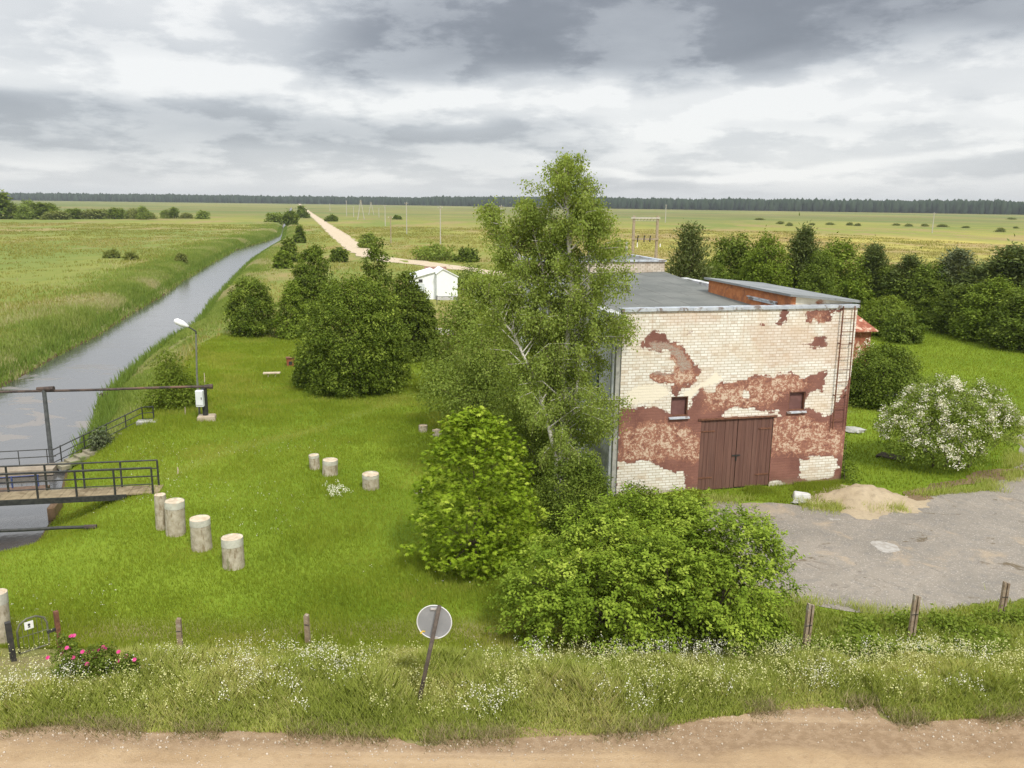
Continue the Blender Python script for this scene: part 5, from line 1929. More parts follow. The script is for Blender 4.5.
# big maple bush in front of the warehouse
def maple():
    r = np.random.default_rng(33)
    base = on_ground(648, 640)
    sc = F / base[1]
    root = plant('maple_bush', base, 'wide leafy green maple bush in front of the warehouse door', 'bush')
    u_ = 1 / sc
    lob = []
    for (px, py, rx_, rz_, dy) in [(560, 590, 52, 54, .3), (545, 612, 40, 40, -.4), (612, 560, 48, 46, .4), (640, 600, 60, 56, -.5), (655, 545, 46, 40, .7), (700, 560, 52, 50, .3), (735, 585, 48, 50, -.1), (758, 605, 24, 40, .2), (690, 612, 55, 44, -.7), (600, 622, 50, 36, -.7), (740, 545, 36, 30, .7), (628, 522, 26, 22, .9), (580, 548, 30, 28, .7), (705, 528, 34, 26, .8), (748, 568, 30, 34, .3), (768, 572, 20, 36, .1), (735, 545, 36, 30, -.1), (725, 600, 44, 44, .5), (690, 560, 50, 44, .2), (672, 528, 30, 26, .9), (605, 590, 34, 30, -.9), (668, 570, 34, 34, -.7), (715, 590, 34, 30, -.8), (745, 632, 34, 24, -.2), (575, 640, 40, 22, -.8), (660, 640, 50, 22, -.9)]:
        p = atY(px, py, base[1] + dy)
        c = p - base
        c[2] = p[2] - base[2]
        lob.append(((c[0], c[1], c[2]), (rx_ * u_, rx_ * u_ * .85, rz_ * u_)))
    C, nn = lobe_points(r, lob, 6400, .20)
    keep = (vnoise(C[:, 0] + C[:, 2] * .6, C[:, 1] - C[:, 2] * .7, 2.0, 3) > .07) & (C[:, 2] > .05)
    C, nn = C[keep], nn[keep]
    nb = 330
    kb = r.integers(0, nb, len(C))
    on = r.random(len(C)) < .78
    off_ = r.normal(size=C.shape) * np.array([.17, .17, .11])
    Cb, nb_n = C[:nb].copy(), nn[:nb].copy()
    C = np.where(on[:, None], Cb[kb] + nb_n[kb] * .06 + off_, C)
    nn = np.where(on[:, None], nb_n[kb], nn)
    okz = C[:, 2] > .05
    C, nn, kb, on = C[okz], nn[okz], kb[okz], on[okz]
    bt = r.normal(0, .15, nb)
    # each clump is a drooping spray: pinnate leaflets along a short twig
    m = len(C)
    ax = nn * .9 + r.normal(size=(m, 3)) * .45 + np.array([0, 0, .15])
    ax /= np.linalg.norm(ax, axis=1)[:, None]
    ct = np.where(on, .50 + bt[kb], .34) + r.normal(0, .06, m)  # sprays outside the boughs coloured darker, painting shade into the gaps
    P, T, N, L, tn = [], [], [], [], []
    for j in range(16):
        s_ = (j // 2) / 8
        side = 1 if j % 2 else -1
        nm = np.array([0, 0, 1.0]) + nn * .4 + r.normal(size=(m, 3)) * .35
        nm /= np.linalg.norm(nm, axis=1)[:, None]
        sdv = np.cross(ax, nm)
        sdv /= np.linalg.norm(sdv, axis=1)[:, None] + 1e-9
        p = C + ax * (s_ * .34) + np.array([0, 0, -.16]) * s_ ** 2 + r.normal(size=(m, 3)) * .035
        t = ax * .7 + sdv * side * 1.0 + np.array([0, 0, -.45]) + r.normal(size=(m, 3)) * .25
        P.append(p)
        T.append(t)
        N.append(nm)
        L.append(.085 * (.7 + .6 * r.random(m)))
        tn.append(ct + .12 * s_ + r.normal(0, .08, m))
    P, T, N, L, tn = [np.concatenate(q_) for q_ in (P, T, N, L, tn)]
    leaf_mesh('crown', P, T, N, L, L * .58, tn, L_MAPLE, root)
    stems = [[(x_, y_, -.1), (x_ * 2.2 + r.normal() * .2, y_ * 2 + r.normal() * .2, 2.3)] for x_, y_ in ((-.9, 0), (-.4, .3), (.1, -.2), (.5, .2), (1.0, 0), (.2, .5))]
    trunk_mesh('trunk', M_BARK, root, r, 2.3, .06, [C[i] for i in r.choice(m, 60, replace=False)], stems, 7, bare=.1)


maple()


# tall birch by the corner of the warehouse
def birch():
    r = np.random.default_rng(11)
    base = on_ground(562, 508)
    Y = base[1]
    root = plant('birch_tree', base, 'tall airy silver birch with several white stems at the warehouse corner', 'tree')

    def loc(px, py, dy=0.0):
        p = atY(px, py, Y + dy)
        return np.array(rel(p, base))
    stems = [
        [(0, 0, -.2), loc(563, 430), loc(566, 350, .1), loc(572, 285, .2), loc(570, 235, .1), loc(566, 200, 0), loc(564, 168, 0)],
        [(-.1, .1, -.2), loc(556, 420, .3), loc(548, 350, .5), loc(532, 290, .6), loc(515, 250, .7), loc(500, 228, .8), loc(484, 208, .8)],
        [(.1, .1, -.2), loc(572, 420, .3), loc(580, 350, .3), loc(588, 290, .2), loc(590, 240, .2), loc(588, 212, .1)],
        [(-.1, -.1, -.2), loc(552, 440, -.3), loc(535, 380, -.4), loc(512, 330, -.3), loc(490, 300, -.2), loc(478, 285, -.2)],
    ]
    stems.append([(-.05, .15, -.2), loc(558, 430, .5), loc(554, 350, .6), loc(545, 285, .6), loc(536, 240, .6), loc(530, 208, .6)])
    rads = [.12, .085, .07, .07, .065]
    mb = MB()
    P, T, N, L, tn = [], [], [], [], []
    tw = MB()

    def along(st, t):
        x = t * (len(st) - 1)
        i = min(int(x), len(st) - 2)
        return np.array(st[i], float) + (np.array(st[i + 1], float) - np.array(st[i], float)) * (x - i)
    for si, st in enumerate(stems):
        pts = [along(st, t) + (r.normal(size=3) * .03 if 0 < t < 1 else 0) for t in np.linspace(0, 1, 15)]
        mb.tube(pts, [rads[si] * (1 - .85 * i / 14) for i in range(15)], 8)
        nb = (84, 78, 52, 52, 62)[si]
        for b in range(nb):
            t = .13 + .87 * (b + r.random()) / nb
            o = along(st, t)
            a = r.random() * 6.283
            ln = (.75 + 2.3 * (1 - t) ** .75) * (.5 + .75 * r.random()) * (1.0 if si == 0 else .8)
            if si == 1: ln = .45 + 1.5 * r.random() * (1 - .85 * max(0, t - .3) / .7)
            ln = min(ln, 2.5)
            if si == 1 and t > .78: ln *= .55
            dr = np.array([math.cos(a), math.sin(a), .55 + .5 * t])
            dr /= np.linalg.norm(dr)
            e = o + dr * ln
            k1 = o + dr * ln * .5 + np.array([0, 0, .06 * ln])
            e = e - np.array([0, 0, .22 * ln])
            if t > .86: e, k1 = o + (e - o) * .85, o + (k1 - o) * .85
            (mb if ln > 1.0 else tw).tube([o, k1, e], [rads[si] * (1 - .8 * t) * .42 + .006, .011, .005], 4, cap=False)
            ns = int((8 + 8.5 * ln) * (.5 if si == 1 and t > .7 else 1.0))
            for s_ in range(ns):
                q = .25 + .75 * r.random()
                p0 = o + (k1 - o) * q * 2 if q < .5 else k1 + (e - k1) * (q - .5) * 2
                hang = (.12 + .55 * r.random()) * (.95 if t < .75 else .6)
                dd = np.array([dr[0] * .5, dr[1] * .5, 0]) + r.normal(size=3) * .30
                nl = int(13 + 26 * hang)
                u_ = r.random(nl) ** .8
                pp = p0 + dd * (u_ * .42)[:, None] + np.stack([np.zeros(nl), np.zeros(nl), -hang * u_ ** 1.5 + .10 * u_], 1) + r.normal(size=(nl, 3)) * .10
                P.append(pp)
                nm = unit(r, nl) + np.array([0, -.2, .6])
                N.append(nm / np.linalg.norm(nm, axis=1)[:, None])
                T.append(r.normal(size=(nl, 3)) * .7 + np.array([0, 0, -.9]))
                L.append(.070 * (.65 + .7 * r.random(nl)))
                tn.append(r.normal(.45, .14) + r.normal(0, .12, nl))
                if s_ % 3 == 0:
                    tw.tube([p0, p0 + dd * .25 + np.array([0, 0, -.05]), p0 + dd * .42 + np.array([0, 0, -hang + .1])], [.006, .005, .003], 3, cap=False)
    P, T, N, L, tn = [np.concatenate(q_) for q_ in (P, T, N, L, tn)]
    leaf_mesh('crown', P, T, N, L, L * .74, tn, L_BIRCH, root)
    mb.build('trunk', M_BIRCH, root, smooth=True)
    tw.build('twigs', M_TWIG, root)


birch()


def px_tree(name, px, pb, pt, wpx, leaf, L, n_cl, per, label, cat, group=None, seed=0, Y=None, **kw):
    b_ = on_ground(px, pb) if Y is None else np.array([*atY(px, 300, Y)[:2], 0.0])
    sc = F / b_[1]
    h_ = atY(px, pt, b_[1])[2] - b_[2]
    return broad_tree(name, b_, wpx / sc, h_, leaf, L, n_cl, per, label, cat, group, seed, **kw)


def px_env(name, px, pb, pt, wpx, leaf, L, n, per, label, cat, group=None, seed=0, **kw):
    b_ = on_ground(px, pb)
    sc = F / b_[1]
    h_ = atY(px, pt, b_[1])[2] - b_[2]
    return env_tree(name, b_, wpx / sc, h_, leaf, L, n, per, label, cat, group, seed, **kw)


# under the birch and along the left wall
px_env('dark_shrub', 574, 530, 455, 78, L_MID, .075, 2600, 8, 'shady dark shrub under the birch beside the warehouse wall', 'bush', seed=41, prof=DOME, lump=.14)
px_tree('wall_shrub', 640, 510, 488, 44, L_LIGHT, .09, 240, 14, 'small green shrub at foot of the wall between downpipe and door', 'bush', seed=42, rc=.10, base=.05)
px_tree('willow_bush', 486, 432, 322, 112, L_OLIVE, .11, 2600, 18, 'large loose olive willow bush left of the birch', 'bush', seed=43, rc=.26, base=.05, droop=.2)
px_tree('willow_bush', 535, 478, 345, 92, L_OLIVE, .085, 2300, 18, 'olive willow bush tucked behind the birch stems', 'bush', seed=44, rc=.2, base=.05, droop=.2)
px_tree('low_bush', 448, 395, 332, 46, L_MID, .13, 420, 16, 'low green bush between the big dark bush and the willow', 'bush', seed=45, rc=.25, base=.04)
px_tree('garden_bush', 462, 345, 298, 60, L_OLIVE, .2, 420, 16, 'olive garden bush just below the rusty white cabinet', 'bush', seed=46, rc=.4, base=.03)
px_tree('garden_bush', 500, 332, 276, 60, L_MID, .2, 420, 16, 'green garden bush right of the rusty white cabinet', 'bush', seed=47, rc=.4, base=.03)
px_tree('garden_bush', 470, 292, 266, 42, L_MID, .22, 260, 14, 'dark bush behind the white outbuilding on its right', 'bush', seed=48, rc=.45, base=.03)

# dark group left of centre
px_env('broad_dark_bush', 356, 389, 277, 108, L_DARK, .13, 6200, 9, 'huge dark green rounded bush in the centre left of the lawn', 'bush', seed=51, prof=DOME, lump=.10, rc=.10)
px_env('dark_side_bush', 309, 388, 352, 30, L_DARK, .12, 700, 9, 'small dark bush against the left foot of the huge one', 'bush', seed=52, prof=DOME)
px_env('leafy_tree', 409, 360, 272, 48, L_MID, .16, 2400, 9, 'dense dark tree right behind the huge rounded bush', 'tree', seed=53, prof=EGG, lump=.16)
px_env('slim_tree', 378, 345, 234, 44, L_MID, .17, 1500, 8, 'slim tall tree with open ragged top rising above the dark bushes', 'tree', seed=54, prof=SPIRE, lump=.26)
px_env('leafy_tree', 426, 358, 296, 26, L_MID, .16, 1100, 9, 'lower dark tree next to the white outbuilding, rightmost of its group', 'tree', seed=55, prof=EGG, lump=.14)
px_env('round_tree', 316, 324, 244, 44, L_DARK, .17, 2000, 9, 'dark upright tree behind the two round bushes near the canal', 'tree', seed=56, prof=EGG, lump=.16)
px_env('round_bush', 252, 335, 276, 48, L_DARK, .15, 2000, 9, 'round dark bush standing nearest the canal', 'bush', seed=57, prof=EGG)
px_env('cone_bush', 293, 337, 279, 36, L_CONE, .14, 1500, 9, 'lighter cone-shaped bush between the round bush and dark upright tree', 'bush', seed=58, prof=CONE)
px_tree('canal_shrub', 172, 406, 354, 54, L_LIGHT, .12, 900, 14, 'light green shrub on the canal bank behind the overhead pipe', 'bush', seed=59, rc=.2, base=.03)
px_tree('grey_shrub', 102, 449, 430, 22, L_GREY, .12, 120, 12, 'small grey-green shrub beside the bank handrail', 'bush', seed=60, rc=.12, base=.03)
# bushes along the right bank and road further off
L_PALE = mat_leaf('pale_field_leaf', (.175, .225, .060), (.250, .290, .090), .35, .6, (.31, .34, .12))
for i, (px, pb, pt, w_, leaf, lab) in enumerate([
    (290, 262, 240, 22, L_MID, 'green bush on the right bank before the canal bend'),
    (300, 243, 226, 10, L_MID, 'small upright bush right of the far canal bend'),
    (283, 268, 252, 16, L_LIGHT, 'pale bush at the waterline just before the canal bend'),
    (302, 218, 206, 14, L_DARK, 'far dark bush between canal and sand road'),
    (291, 225, 212, 16, L_MID, 'far bushy clump where the canal narrows'),
    (274, 222, 214, 22, L_OLIVE, 'olive bush left of the narrowing canal'),
    (338, 262, 248, 20, L_MID, 'green roadside bush at the left edge of sand road'),
    (368, 248, 233, 22, L_OLIVE, 'grey-olive bush in the fork right of the sand road'),
    (436, 260, 246, 46, L_OLIVE, 'wide willow shrub in the meadow behind the white outbuilding'),
    (466, 262, 249, 24, L_MID, 'small round shrub between the willow shrub and birch'),
    (332, 221.5, 216, 12, L_MID, 'small bush right beside the far sand road'),
    (397, 219.5, 216, 8, L_DARK, 'tiny bush in far field among the poles'),
    (181, 262, 255, 10, L_PALE, 'upright bush on the left canal bank'),
    (112, 258, 253, 9, L_PALE, 'left of two small bushes in the left field'),
    (131, 260, 256, 8, L_PALE, 'right of two small bushes in the left field'),
]):
    px_tree('bank_bush', px, pb, pt, w_, leaf, .5 if w_ > 9 and pb > 225 else .9, 240, 12, lab, 'bush', 'scattered bushes in the fields', seed=70 + i, base=.02)

# ------------------------------------------------------------------ right side bushes
px_env('round_bush', 880, 405, 347, 76, L_MID, .12, 2600, 9, 'rounded dark green bush behind the warehouse right corner', 'bush', seed=101, prof=DOME, lump=.10)
px_env('lilac_bush', 884, 335, 298, 50, L_LIGHT, .17, 1500, 9, 'light green bush beside the rusty shed roof', 'bush', seed=102, prof=DOME)
px_env('lilac_bush', 903, 342, 312, 36, L_MID, .17, 1000, 9, 'green bush overlapping the lighter one, on the lawn edge', 'bush', seed=103, prof=DOME)


def blossom_shrub(name, px, pb, pt, wpx, label, nfl, seed, d_, leaf=L_GREY, lobes=None, L=.075, ncl=1300):
    r = np.random.default_rng(seed)
    b_ = on_ground(px, pb)
    sc = F / b_[1]
    w_ = wpx / sc
    h_ = atY(px, pt, b_[1])[2] - b_[2]
    root = plant(name, b_, label, 'bush')
    lob = lobes(sc, b_) if lobes else scatter_lobes(r, w_, h_, w_ * d_, 8, .06)
    P, T, N, ls, ws, tn, C = crown_broad(r, lob, ncl, 14, .16, L, L * .55, .3, .35, .42)
    ok = P[:, 2] > .03
    leaf_mesh('crown', P[ok], T[ok], N[ok], ls[ok], ws[ok], tn[ok], leaf, root)
    FC, fn = lobe_points(r, lob, nfl, 0.0, -.35)
    nb = max(12, len(FC) // 7)
    kb = r.integers(0, nb, len(FC))
    on = r.random(len(FC)) < .7
    FC = np.where(on[:, None], FC[:nb][kb] + r.normal(size=FC.shape) * .13, FC) + fn * .06
    m = len(FC)
    k = 20
    FP = np.repeat(FC, k, 0) + r.normal(size=(m * k, 3)) * np.array([.065, .065, .06])
    FN = np.array([0, -.2, .8]) + r.normal(size=FP.shape) * .5
    FN /= np.linalg.norm(FN, axis=1)[:, None]
    FT = r.normal(size=FP.shape)
    fl = .056 * (.7 + .6 * r.random(m * k))
    leaf_mesh('blossoms', FP, FT, FN, fl, fl * .9, .5 + r.normal(0, .25, m * k), L_BLOOM, root)
    trunk_mesh('trunk', M_TWIG, root, r, h_ * .6, .05, [C[i] for i in r.choice(len(C), 40, replace=False)], [[(x_, 0, -.1), (x_ * 2.4, r.normal() * .3, h_ * .6)] for x_ in (-.7, -.25, .2, .7)], 6, bare=.1)
    return root


def bl_lobes(sc, b_):
    out = []
    for (px, py, rx_, rz_, dy) in [(905, 432, 24, 30, -.3), (922, 408, 24, 26, .2), (945, 402, 26, 24, .5), (960, 428, 34, 32, -.4), (985, 415, 26, 30, .2), (1000, 428, 20, 26, .0), (948, 445, 34, 20, -.5), (915, 450, 20, 14, -.4), (940, 384, 9, 9, .4), (985, 390, 9, 10, .4), (1013, 420, 10, 12, .4), (892, 424, 14, 10, -.2)]:
        p = atY(px, py, b_[1] + dy)
        out.append((rel(p, b_), (rx_ / sc, rx_ / sc * .9, rz_ / sc)))
    return out


blossom_shrub('blossoming_shrub', 950, 467, 378, 136, 'big shrub covered in creamy white blossom beside the asphalt yard', 760, 111, .8, L_OLIVE, lobes=bl_lobes, ncl=2900, L=.085)
blossom_shrub('elder_bush', 860, 400, 338, 22, 'slim elder bush with white flower heads hugging the warehouse right edge', 60, 112, .8, L_MID, ncl=260)

# ivy-like hedge strip along the right wall
r = np.random.default_rng(120)
hp = A + wv * (WLEN + .25) + dv * 1.2
IV = plant('climbing_hedge', (hp[0], hp[1], 0), 'narrow dark creeper strip hugging the right wall of the warehouse', 'bush', rz=ANG)
lob = [((r.normal() * .05, y_, .35 + 1.2 * r.random()), (.24, .5, .45)) for y_ in np.linspace(-1.2, 3, 9)] + [((0, y_, .2), (.28, .5, .3)) for y_ in np.linspace(-1.2, 3, 7)]
P_, T_, N_2, ls, ws, tn, C_ = crown_broad(r, lob, 420, 14, .09, .08, .05, .4, .2, .4)
P_[:, 2] = np.maximum(P_[:, 2], .03)
P_[:, 0] = np.maximum(P_[:, 0], -.2)
leaf_mesh('crown', P_, T_, N_2, ls, ws, tn, L_DARK, IV)
mb = MB()
for y_ in np.linspace(-1.1, 2.8, 9): mb.tube([(0, y_, -.1), (-.05, y_ + .1, .7), (-.1, y_, 1.5)], [.02, .015, .008], 5)
mb.build('stems', M_TWIG, IV)


# ------------------------------------------------------------------ tree belt on the right
def pine_proto(seed, h_, w_, leaf, L, layers, openness=.25, base=.18, conic=False):
    r = np.random.default_rng(seed)
    root = empty('pine_tree', (0, 0, 0))
    P, T, N, LL, tn, tg = [], [], [], [], [], []
    for k in range(layers):
        t = base + (1 - base) * (k + r.random() * .6) / layers
        z = h_ * t
        rad = w_ / 2 * (min(1.0, (1.04 - t) / .62)) ** 1.0 * (.85 + .3 * r.random())
        if conic: rad = w_ / 2 * (1.06 - t) * (.8 + .4 * r.random())
        nbr = int(4 + 4 * rad / w_ * 2)
        for b in range(nbr):
            a = r.random() * 6.283
            ln = rad * (.65 + .45 * r.random())
            e = np.array([math.cos(a) * ln, math.sin(a) * ln, z + ln * .28])
            tg.append(e)
            m = int(40 + 90 * ln / w_ * 2)
            s_ = .25 + .75 * r.random(m) ** .7
            p = np.array([0, 0, z]) + (e - np.array([0, 0, z])) * s_[:, None] + r.normal(size=(m, 3)) * np.array([.10, .10, .075]) * w_ * .8
            P.append(p)
            T.append(np.array([math.cos(a), math.sin(a), .9]) * .7 + r.normal(size=(m, 3)) * .6)
            nm = unit(r, m)
            nm[:, 2] = np.abs(nm[:, 2]) + .3
            N.append(nm / np.linalg.norm(nm, axis=1)[:, None])
            LL.append(L * (.6 + .8 * r.random(m)))
            tn.append(r.normal(.42, .17) + r.normal(0, .13, m))
    P, T, N, LL, tn = [np.concatenate(q_) for q_ in (P, T, N, LL, tn)]
    leaf_mesh('crown', P, T, N, LL, LL * .34, tn, leaf, root)
    trunk_mesh('trunk', mat_simple('pine_bark', (.16, .10, .065), (.26, .16, .10), 6, .95, .5), root, r, h_ * .96, h_ * .017, [tg[i] for i in r.choice(len(tg), min(30, len(tg)), replace=False)], bare=base)
    return root


BELT = 'trees of the belt behind the warehouse'
belt_defs = [
    # px, top, base(px) , width px, kind, label
    (687, 229, 282, 56, 'spruce', 'bushy yellow-green spruce rising at the left end of the tree belt'),
    (733, 234, 285, 54, 'dark', 'dark rounded tree right of the spruce'),
    (763, 231, 288, 50, 'mid', 'broad green tree above the orange clerestory wall'),
    (799, 229, 290, 34, 'pine', 'slender pine with the highest tip above the raised roof'),
    (833, 237, 296, 60, 'mid', 'broad green tree above the warehouse right corner'),
    (868, 246, 318, 34, 'pine', 'bare-stemmed pine right above the warehouse corner ladder'),
    (851, 272, 312, 40, 'dark', 'lower dark tree below the bare-stemmed pine'),
    (905, 257, 322, 40, 'pine', 'blue-green pine behind the light green bush'),
    (893, 282, 322, 44, 'mid', 'low green tree directly behind the light green bush'),
    (922, 268, 325, 38, 'birch', 'young birch with a white stem in front of the pines'),
    (948, 251, 326, 46, 'palepine', 'pale grey-green pine with the pointed tip in mid belt'),
    (975, 266, 330, 52, 'pine', 'dark pine right of the pale pointed one'),
    (936, 288, 328, 40, 'mid', 'low leafy tree at lawn edge under the pale pine'),
    (962, 284, 334, 50, 'dark', 'dark leafy tree at lawn edge left of the tallest corner group'),
    (1004, 248, 335, 64, 'pine', 'large dark pine topping the right end of the belt'),
    (990, 276, 341, 60, 'mid', 'big leafy green tree standing out in front of the right end'),
    (1022, 288, 349, 60, 'dark', 'dark leafy tree at lawn edge cut by right frame'),
    (1034, 246, 338, 60, 'pine', 'tall pine half cut by the right frame behind the dark leafy one'),
    (712, 262, 285, 40, 'dark', 'low dark tree filling between the spruce and the rounded tree'),
    (752, 248, 292, 44, 'dark', 'dark tree filling the gap between the dark rounded tree and the broad green one'),
    (816, 252, 296, 40, 'dark', 'dark lower tree between the slender tall pine and the broad green tree'),
    (886, 264, 320, 40, 'dark', 'dark tree behind, between the bare-stemmed and the blue-green pine'),
    (927, 262, 326, 42, 'dark', 'dark tree behind the young white-stemmed birch'),
    (1062, 262, 345, 60, 'mid', 'green tree beyond the right frame edge'),
]
protos = {}
protos['pine'] = pine_proto(201, 8.5, 4.6, L_PINE, .32, 26)
protos['palepine'] = pine_proto(202, 8.5, 4.4, L_GREY, .34, 20)
protos['spruce'] = pine_proto(203, 8.0, 5.4, L_SPRUCE, .30, 30, base=.04, conic=True)
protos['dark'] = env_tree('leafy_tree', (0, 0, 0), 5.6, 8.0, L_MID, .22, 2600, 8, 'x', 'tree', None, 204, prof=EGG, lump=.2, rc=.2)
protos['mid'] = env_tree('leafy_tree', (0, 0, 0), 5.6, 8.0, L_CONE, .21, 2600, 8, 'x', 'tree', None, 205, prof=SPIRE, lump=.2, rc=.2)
protos['birch'] = broad_tree('young_birch', (0, 0, 0), 3.6, 7.0, L_OLIVE, .20, 520, 12, 'x', 'tree', None, 206, rc=.34, base=.2, bark=M_BIRCH, rad=.11)
pdim = {'pine': (4.2, 8.5), 'palepine': (4.4, 8.5), 'spruce': (5.4, 8.0), 'dark': (5.6, 8.0), 'mid': (5.6, 8.0), 'birch': (3.6, 7.0)}
used = set()
for i, (px, pt, pb, w_, kd, lab) in enumerate(belt_defs):
    b_ = atz(px, pb) if pb > 300 else np.array([*atY(px, 300, 72 + 3 * math.sin(i * 2.1))[:2], 0])
    if pb <= 300 and px < 720: b_ = np.array([*atY(px, 300, 62 if px < 700 else 70)[:2], 0])
    sc = F / b_[1]
    h_ = atY(px, pt, b_[1])[2]
    sx_, sz_ = w_ / sc / pdim[kd][0], h_ / pdim[kd][1]
    rz = random.random() * 6.28
    nm = {'pine': 'pine_tree', 'palepine': 'pine_tree', 'spruce': 'spruce_tree', 'birch': 'young_birch'}.get(kd, 'leafy_tree')
    if kd not in used:
        o = protos[kd]
        used.add(kd)
        o.name = nm
        o.location = b_
        o.rotation_euler = (0, 0, rz)
        o.scale = (sx_ * 1.22, sx_ * 1.22, sz_)
        tag(o, lab, 'tree', BELT)
    else:
        copy_tree(protos[kd], b_, rz, (sx_ * 1.22, sx_ * (1.1 + .15 * random.random()), sz_), lab, 'tree', BELT, nm)

# ------------------------------------------------------------------ trees in the left field
LF = 'trees at the edge of the left field'
lf = [(1, 191, 219, 20, 'tall'), (14, 204, 219, 18, 'wide'), (24, 205, 219.5, 16, 'wide'), (30, 201, 219, 22, 'wide'), (41, 203, 219, 16, 'tall'), (51, 203.5, 219, 14, 'tall'), (57, 212, 219.5, 22, 'low'), (70, 209, 219, 10, 'tall'), (77, 208.5, 219, 10, 'tall'),
      (93, 210.5, 219, 22, 'low'), (104, 210.5, 219, 12, 'low'), (115, 208, 219, 12, 'tall'), (122, 208.5, 219, 11, 'wide'), (134, 210, 219, 14, 'low'), (143, 206.5, 219.5, 14, 'wide'), (150, 213, 219, 12, 'low'), (166, 210, 218.5, 12, 'wide'), (174, 207.5, 218.5, 9, 'tall'), (186, 213.5, 218.5, 12, 'low'), (203, 212, 219, 11, 'round')]
lf_lab = ['tall tree at the very left edge of the field', 'wide tree second from the left edge of the field', 'wide tree third from the left edge of the field', 'largest bushy tree of the left field row', 'upright tree just right of the largest bushy one in the left field',
          'upright tree fifth step along the left field row, before the first gap of low scrub', 'low scrub bush between the upright trees of the left field row', 'left of a narrow pair of upright trees in the left field row', 'right of a narrow pair of upright trees in the left field row',
          'low broad bush past the narrow pair of trees in left field', 'low bush squeezed left of the mid-row upright tree in left field', 'upright tree in the middle right part of the left field row', 'wide tree touching the mid-row upright tree in left field', 'low bush before the last wide tree of left field row', 'last wide tree closing the left field row', 'low scrub at the right end of the left field row',
          'wide tree of the small detached clump right of the row', 'upright tree of the small detached clump right of the row', 'low scrub of the small detached clump right of the row', 'lone round bush at the far right of left field trees']
kinds = {'tall': (4.5, 9), 'wide': (8, 8.5), 'low': (7, 4), 'round': (5, 4)}
lp = {}
for i, (k, (w0, h0)) in enumerate(kinds.items()):
    lp[k] = broad_tree('field_tree', (0, 0, 0), w0, h0, {'low': L_PALE, 'tall': L_LIGHT}.get(k, L_OLIVE), .75, 340, 9, 'x', 'tree', None, 300 + i, rc=.5, base=.03, nl=7)
used = set()
for i, (px, pt, pb, w_, k) in enumerate(lf):
    b_ = atz(px, pb)
    sc = F / b_[1]
    h_ = atY(px, pt, b_[1])[2]
    s3 = (w_ / sc / kinds[k][0] * 1.1, w_ / sc / kinds[k][0], h_ / kinds[k][1])
    if k not in used:
        used.add(k)
        o = lp[k]
        o.location, o.scale = b_, s3
        tag(o, lf_lab[i], 'tree', LF)
    else:
        copy_tree(lp[k], b_, random.random() * 6.28, s3, lf_lab[i], 'tree', LF, 'field_tree')

# low shrubs dotted across the right field
RFG = 'low shrubs dotted across the right field'
proto = lp['low']
rs = [(780, 224, 10, 4), (789, 226, 6, 5), (830, 225, 10, 3.5), (850, 225.5, 7, 4.5), (858, 226, 6, 4), (896, 225.5, 10, 3), (908, 226.5, 7, 4), (925, 226.5, 9, 4), (943, 227, 10, 4), (966, 228, 8, 3), (1000, 232, 10, 6), (1011, 219.5, 8, 3), (1016, 228.5, 7, 3), (760, 220, 9, 3.0), (812, 225, 7, 3)]
for i, (px, pb, w_, h_) in enumerate(rs):
    b_ = atz(px, pb)
    sc = F / b_[1]
    copy_tree(proto, b_, i * 1.3, (w_ / sc / 7 * .8, w_ / sc / 7, h_ / sc / 4 * .6), 'low dark shrub dotting the far right field', 'bush', RFG, 'field_shrub')


# ------------------------------------------------------------------ distant forest
def forest():
    r = np.random.default_rng(400)
    V, Fc, tn = [], [], []
    n = 5200
    pxs = np.linspace(-420, 1440, n)
    for i, px in enumerate(pxs):
        dist = np.interp(px, [-420, 0, 300, 480, 600, 1024, 1440], [2400, 2300, 2250, 2050, 1750, 1380, 1200]) * (1 + r.random() * .05)
        x = (px + r.normal() * 2 - 512) / F * dist
        p = np.array([x, dist])
        base_h = np.interp(px, [0, 300, 600, 1024], [20, 19.5, 22, 20.5])
        hh = base_h * (.84 + .12 * r.random() + .20 * vnoise(px * .035, 3, 1, 2) + .08 * vnoise(px * .2, 5, 1, 3)) * (1.12 if r.random() < .06 else 1)
        w_ = r.uniform(4.0, 7.5)
        k0 = len(V)
        sides = 5
        a0 = r.random() * 6
        spruce = r.random() < .18
        rings = [(0, .55), (.28, .95), (.62, .85), (.88, .45)] if not spruce else [(0, .7), (.2, .9), (.55, .55), (.8, .28)]
        for z_, q_ in rings:
            for s_ in range(sides):
                a = a0 + s_ * 2 * math.pi / sides + r.normal() * .2
                jr = q_ * w_ * (.75 + .5 * r.random())
                V.append((p[0] + math.cos(a) * jr, p[1] + math.sin(a) * jr, z_ * hh - .2))
        V.append((p[0] + r.normal() * .4, p[1], hh))
        for ri in range(3):
            for s_ in range(sides):
                s2 = (s_ + 1) % sides
                Fc.append((k0 + ri * sides + s_, k0 + ri * sides + s2, k0 + (ri + 1) * sides + s2, k0 + (ri + 1) * sides + s_))
        tip = len(V) - 1
        for s_ in range(sides): Fc.append((k0 + 3 * sides + s_, k0 + 3 * sides + (s_ + 1) % sides, tip))
        tn += [np.clip(r.normal(.4, .1), 0, 1)] * (len(Fc) - len(tn))
    loops = np.array([i for f in Fc for i in f])
    sizes = np.array([len(f) for f in Fc])
    o = mesh_np('forest', np.array(V), loops, sizes, L_FOREST, tint=np.array(tn))
    tag(o, 'long dark forest edge along the whole horizon', 'forest', kind='stuff')


L_FOREST = mat_leaf('forest_needles', (.022, .040, .026), (.040, .062, .034), 0, .9, (.060, .080, .042))
forest()


